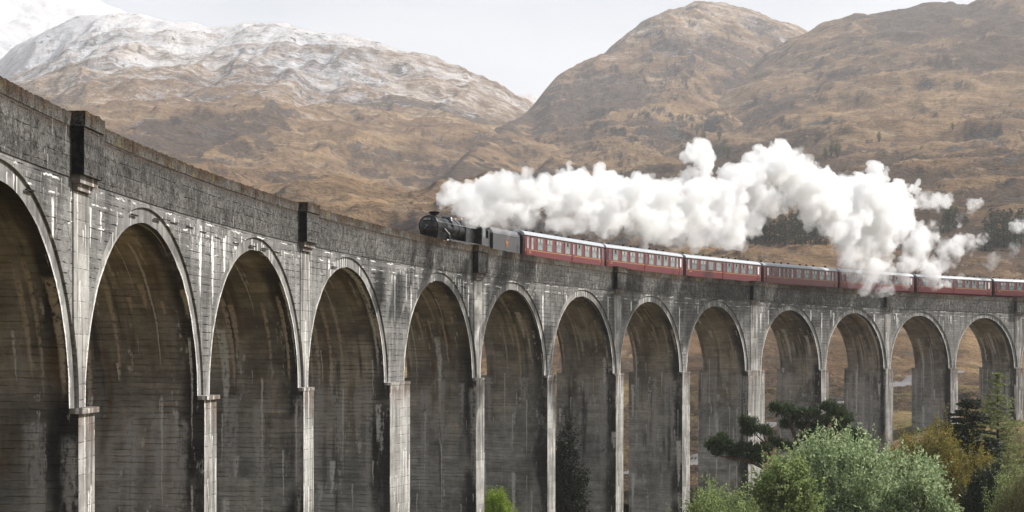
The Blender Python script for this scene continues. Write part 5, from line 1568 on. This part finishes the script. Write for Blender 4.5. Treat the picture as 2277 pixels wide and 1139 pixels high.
def puffs(rng, table, step, jitter, r_off, frac, kids, depth):
    """spheres billowing along a plume; table rows (px, top row, bottom row)"""
    t = np.array(table, float); out = []
    px = t[0, 0]
    while px <= t[-1, 0]:
        top, bot = np.interp(px, t[:, 0], t[:, 1]), np.interp(px, t[:, 0], t[:, 2])
        nrow = max(2 if bot - top > 60 else 1, int(round((bot - top) / (step * 1.1))))
        for k in range(nrow):
            h = (bot - top)
            rr = min(h * 0.5, step * rng.uniform(*frac))
            row = top + rr + (h - 2 * rr) * ((k + rng.uniform(0.1, 0.9)) / nrow if nrow > 1 else 0.5)
            qx = px + rng.normal() * jitter
            ro = r_off(px) + rng.normal() * rr / 30.0
            c, d = on_line(qx, row, RC + ro)
            R_ = rr * d / FPX
            out.append((c, R_, 0))
            if depth >= 1:
                for _ in range(kids):
                    u = rng.normal(size=3); u[2] += 0.25; u /= np.linalg.norm(u)
                    c1 = c + u * R_ * rng.uniform(0.70, 1.05); R1 = R_ * rng.uniform(0.22, 0.50)
                    out.append((c1, R1, 1))
                    if depth >= 2:
                        for _ in range(9):
                            u2 = rng.normal(size=3) + u * 0.8; u2 /= np.linalg.norm(u2)
                            out.append((c1 + u2 * R1 * rng.uniform(0.75, 1.0), R1 * rng.uniform(0.22, 0.55), 2))
        px += step * 0.48
    return out

def _ico(n):
    bm = bmesh.new(); bmesh.ops.create_icosphere(bm, subdivisions=n, radius=1.0)
    v = np.array([q.co[:] for q in bm.verts]); f = np.array([[q.index for q in p.verts] for p in bm.faces]); bm.free()
    return v, f
ICO = [_ico(3), _ico(2), _ico(2)]

def remeshed(me, voxel):
    o = bpy.data.objects.new('raw', me); COL.objects.link(o)
    md = o.modifiers.new('r', 'REMESH'); md.mode = 'VOXEL'; md.voxel_size = voxel; md.use_smooth_shade = True
    ev = o.evaluated_get(bpy.context.evaluated_depsgraph_get())
    out = bpy.data.meshes.new_from_object(ev)
    bpy.data.objects.remove(o)
    return out

def billow(me2, amp, seed):
    n = len(me2.vertices)
    co = np.empty(n * 3, dtype=np.float32); me2.vertices.foreach_get('co', co); co = co.reshape(-1, 3).astype(float)
    no = np.empty(n * 3, dtype=np.float32); me2.vertices.foreach_get('normal', no); no = no.reshape(-1, 3)
    d = np.zeros(n)
    for L_, A in amp:
        q = co / L_
        wx = perlin3(q[:, 0] + 5, q[:, 1], q[:, 2], seed + 3) * 0.5
        nn = perlin3(q[:, 0] + wx, q[:, 1] - wx, q[:, 2] + wx, seed)
        d += A * (np.abs(nn) * 2.2 - 0.55)
    co += no * d[:, None]
    me2.vertices.foreach_set('co', co.astype(np.float32).ravel())

def steam_mesh(name, balls, voxel, mat, amp, label, seed, hole=0.0):
    V, Fs, b = [], [], 0
    for c, R_, lv in balls:
        v, f = ICO[lv]
        V.append(v * R_ + c); Fs.append(f + b); b += len(v)
    me = mesh_data('raw', np.concatenate(V), np.concatenate(Fs))
    me2 = remeshed(me, voxel)
    billow(me2, amp, seed)
    me2.update(); me2 = remeshed(me2, voxel)             # closes every place where billows ran into each other
    billow(me2, ((0.75, 0.17), (0.36, 0.08)), seed + 11)
    me2.materials.clear(); me2.materials.append(mat); me2.update(); me2.name = name
    ob = link(bpy.data.objects.new(name, me2))
    tag(ob, label, kind='stuff')
    return ob

def vapour(name, dens, aniso=0.25, col=(0.993, 0.993, 0.993), torn=0.0):
    mat = bpy.data.materials.new(name); mat.use_nodes = True
    nt = mat.node_tree; nt.nodes.clear()
    out = nt.nodes.new('ShaderNodeOutputMaterial'); pv = nt.nodes.new('ShaderNodeVolumePrincipled')
    pv.inputs['Density'].default_value = dens; pv.inputs['Anisotropy'].default_value = aniso
    pv.inputs['Color'].default_value = (*col, 1)
    if torn:
        g = nt.nodes.new('ShaderNodeNewGeometry'); mp = nt.nodes.new('ShaderNodeMapping'); mp.inputs['Scale'].default_value = (1.0, 1.0, 0.7)
        nz = nt.nodes.new('ShaderNodeTexNoise'); nz.inputs['Scale'].default_value = torn; nz.inputs['Detail'].default_value = 4.0; nz.inputs['Roughness'].default_value = 0.6; nz.inputs['Distortion'].default_value = 0.6
        mr = nt.nodes.new('ShaderNodeMapRange'); mr.interpolation_type = 'SMOOTHSTEP'
        mr.inputs['From Min'].default_value = 0.42; mr.inputs['From Max'].default_value = 0.64; mr.inputs['To Min'].default_value = 0.0; mr.inputs['To Max'].default_value = dens
        nt.links.new(g.outputs['Position'], mp.inputs[0]); nt.links.new(mp.outputs[0], nz.inputs['Vector']); nt.links.new(nz.outputs['Fac'], mr.inputs['Value']); nt.links.new(mr.outputs['Result'], pv.inputs['Density'])
        mat.cycles.volume_step_rate = 0.05
    nt.links.new(pv.outputs[0], out.inputs['Volume'])
    return mat

sr = np.random.default_rng(9)
PLUME = [(984, 446, 464), (996, 432, 466), (1014, 422, 466), (1040, 412, 472), (1075, 402, 480), (1105, 404, 490), (1130, 404, 500), (1155, 408, 502), (1180, 390, 500), (1215, 400, 498), (1245, 398, 500), (1275, 392, 505), (1300, 402, 512),
         (1330, 398, 518), (1375, 382, 518), (1410, 388, 520), (1450, 392, 528), (1500, 388, 534), (1540, 386, 536), (1590, 392, 536), (1620, 388, 520), (1650, 365, 500), (1680, 340, 470), (1715, 330, 415), (1745, 332, 400), (1775, 355, 440),
         (1800, 362, 470), (1840, 370, 500), (1880, 378, 535), (1905, 384, 560), (1940, 392, 570), (1975, 412, 565), (2005, 425, 550), (2022, 430, 520)]
roff = lambda px: float(np.interp(px, [965, 1040, 1110, 1200, 1310, 1390, 1600, 1800, 1930, 2060], [0.0, -3.0, -8.0, -8.5, -8.5, -13.0, -14.0, -12.0, -6.0, -4.0]))
PLUME = [(a, b - (10 if 1100 < a < 1660 else 4), c) for a, b, c in PLUME]
balls = puffs(sr, PLUME, 52, 7, roff, (0.42, 0.68), 13, 2)
for a, b_, r_ in ((1262, 374, 13), (1270, 388, 14), (1256, 396, 16), (1264, 408, 20), (1548, 348, 13), (1565, 356, 14), (1530, 356, 11), (1575, 372, 13), (1560, 378, 16), (1552, 392, 20), (1696, 332, 14), (1722, 330, 13), (1740, 330, 12), (1950, 380, 11), (1962, 392, 13), (1955, 404, 16),
                  (2030, 416, 11), (2008, 422, 14)):
    c, d = on_line(a, b_, RC + roff(a)); R_ = r_ * d / FPX
    balls.append((c, R_, 0))
    for _ in range(9):
        u = sr.normal(size=3); u /= np.linalg.norm(u)
        balls.append((c + u * R_ * 0.9, R_ * sr.uniform(0.25, 0.5), 1))
V_DENSE = vapour('dense_white_steam', 1.15)
V_THIN = vapour('thin_white_steam', 0.8, torn=0.45)
V_TAIL = vapour('torn_white_steam', 0.50, torn=0.5)
V_WISP = vapour('wispy_white_steam', 0.30, torn=0.5)
steam_mesh('steam', balls, 0.13, V_DENSE, ((3.4, 0.8), (1.2, 0.55), (0.5, 0.30)), 'thick billowing white steam trailing back from the engine', 3)
soft = [(c + sr.normal(size=3) * 0.25, R_ * 1.08 + 0.12, lv) for c, R_, lv in balls if lv < 2 and (c[0] / c[1] * FPX + 1138.5 > 1640 or c[2] * FPX / c[1] < HOR - 470)]
steam_mesh('steam', soft, 0.24, V_THIN, ((1.7, 0.75), (0.7, 0.40), (0.35, 0.15)), 'soft ragged edge of the thick steam plume', 63)
# thinner hanging veils under and behind the plume
VEIL = [(1000, 450, 482), (1100, 470, 512), (1170, 470, 515), (1250, 470, 520), (1330, 480, 532), (1400, 490, 540), (1480, 500, 552), (1560, 500, 560), (1620, 495, 565), (1660, 460, 545), (1700, 420, 500), (1740, 400, 440), (1780, 420, 480), (1840, 450, 560), (1880, 480, 615), (1930, 520, 640), (1980, 540, 640), (2040, 500, 600), (2070, 460, 560)]
steam_mesh('steam', puffs(sr, VEIL, 46, 14, lambda p: roff(p) * 0.8, (0.40, 0.75), 7, 2), 0.22, V_THIN, ((1.4, 0.55), (0.6, 0.28)), 'thin ragged veil of steam hanging under the plume', 13)
HANG = [(1890, 590, 640), (1920, 585, 660), (1945, 580, 676), (1970, 580, 672), (2000, 580, 655), (2025, 575, 630)]
steam_mesh('steam', puffs(sr, HANG, 40, 12, lambda p: -4.2, (0.28, 0.6), 8, 2), 0.20, V_TAIL, ((1.3, 0.5), (0.6, 0.28)), 'white steam spilling over the parapet in front of a coach', 23)
W1 = [(2060, 580, 640), (2085, 540, 625), (2110, 520, 610), (2140, 512, 590), (2165, 520, 560), (2180, 515, 545)]
W2 = [(2118, 500, 512), (2135, 482, 502), (2150, 462, 490), (2165, 440, 470), (2180, 438, 452)]
W3 = [(2050, 420, 470), (2080, 425, 470), (2105, 432, 475), (2112, 440, 470)]
W4 = [(2075, 628, 650), (2100, 618, 638), (2130, 612, 628), (2150, 606, 618)]
W5 = [(2255, 490, 520), (2275, 485, 525), (2300, 480, 520)]
W6 = [(2160, 590, 606), (2200, 570, 600), (2240, 545, 580), (2260, 530, 560)]
bw = []
for tb, st in ((W1, 34), (W2, 20), (W3, 26), (W4, 20), (W5, 26)):
    bw += puffs(sr, tb, st, 6, lambda p: -3.0, (0.45, 0.85), 7, 2)
steam_mesh('steam', bw, 0.16, V_THIN, ((1.1, 0.42), (0.5, 0.22)), 'loose wisps of steam drifting off behind the plume', 33)
steam_mesh('steam', puffs(sr, W6, 30, 8, lambda p: -2.0, (0.45, 0.8), 6, 2), 0.2, V_WISP, ((1.0, 0.45), (0.5, 0.25)), 'faint last shreds of steam near the right edge', 43)
LEAK = [(1000, 481, 491), (1020, 483, 494)]
LEAK2 = [(1112, 517, 528), (1122, 512, 532), (1140, 504, 524), (1160, 500, 516)]
steam_mesh('steam', puffs(sr, LEAK, 16, 4, lambda p: 0.0, (0.25, 0.4), 6, 2) + puffs(sr, LEAK2, 22, 5, lambda p: -1.3, (0.25, 0.5), 6, 2), 0.12, V_THIN, ((0.5, 0.2), (0.25, 0.08)), 'small leak of steam curling over the boiler and tender', 53)

# ------------------------------------------------------------------ haze in the glen
hz = MB().box(-7600, 7600, -700, 9600, -60, 1450)
hm = bpy.data.materials.new('glen_haze'); hm.use_nodes = True
hn = hm.node_tree; hn.nodes.clear()
ho = hn.nodes.new('ShaderNodeOutputMaterial'); hp = hn.nodes.new('ShaderNodeVolumePrincipled')
hp.inputs['Density'].default_value = 0.000125
hp.inputs['Color'].default_value = (0.96, 0.97, 1.0, 1)
hp.inputs['Anisotropy'].default_value = 0.2
hn.links.new(hp.outputs[0], ho.inputs['Volume'])
o = hz.build('haze', [hm]); tag(o, 'pale haze filling the glen', kind='stuff')
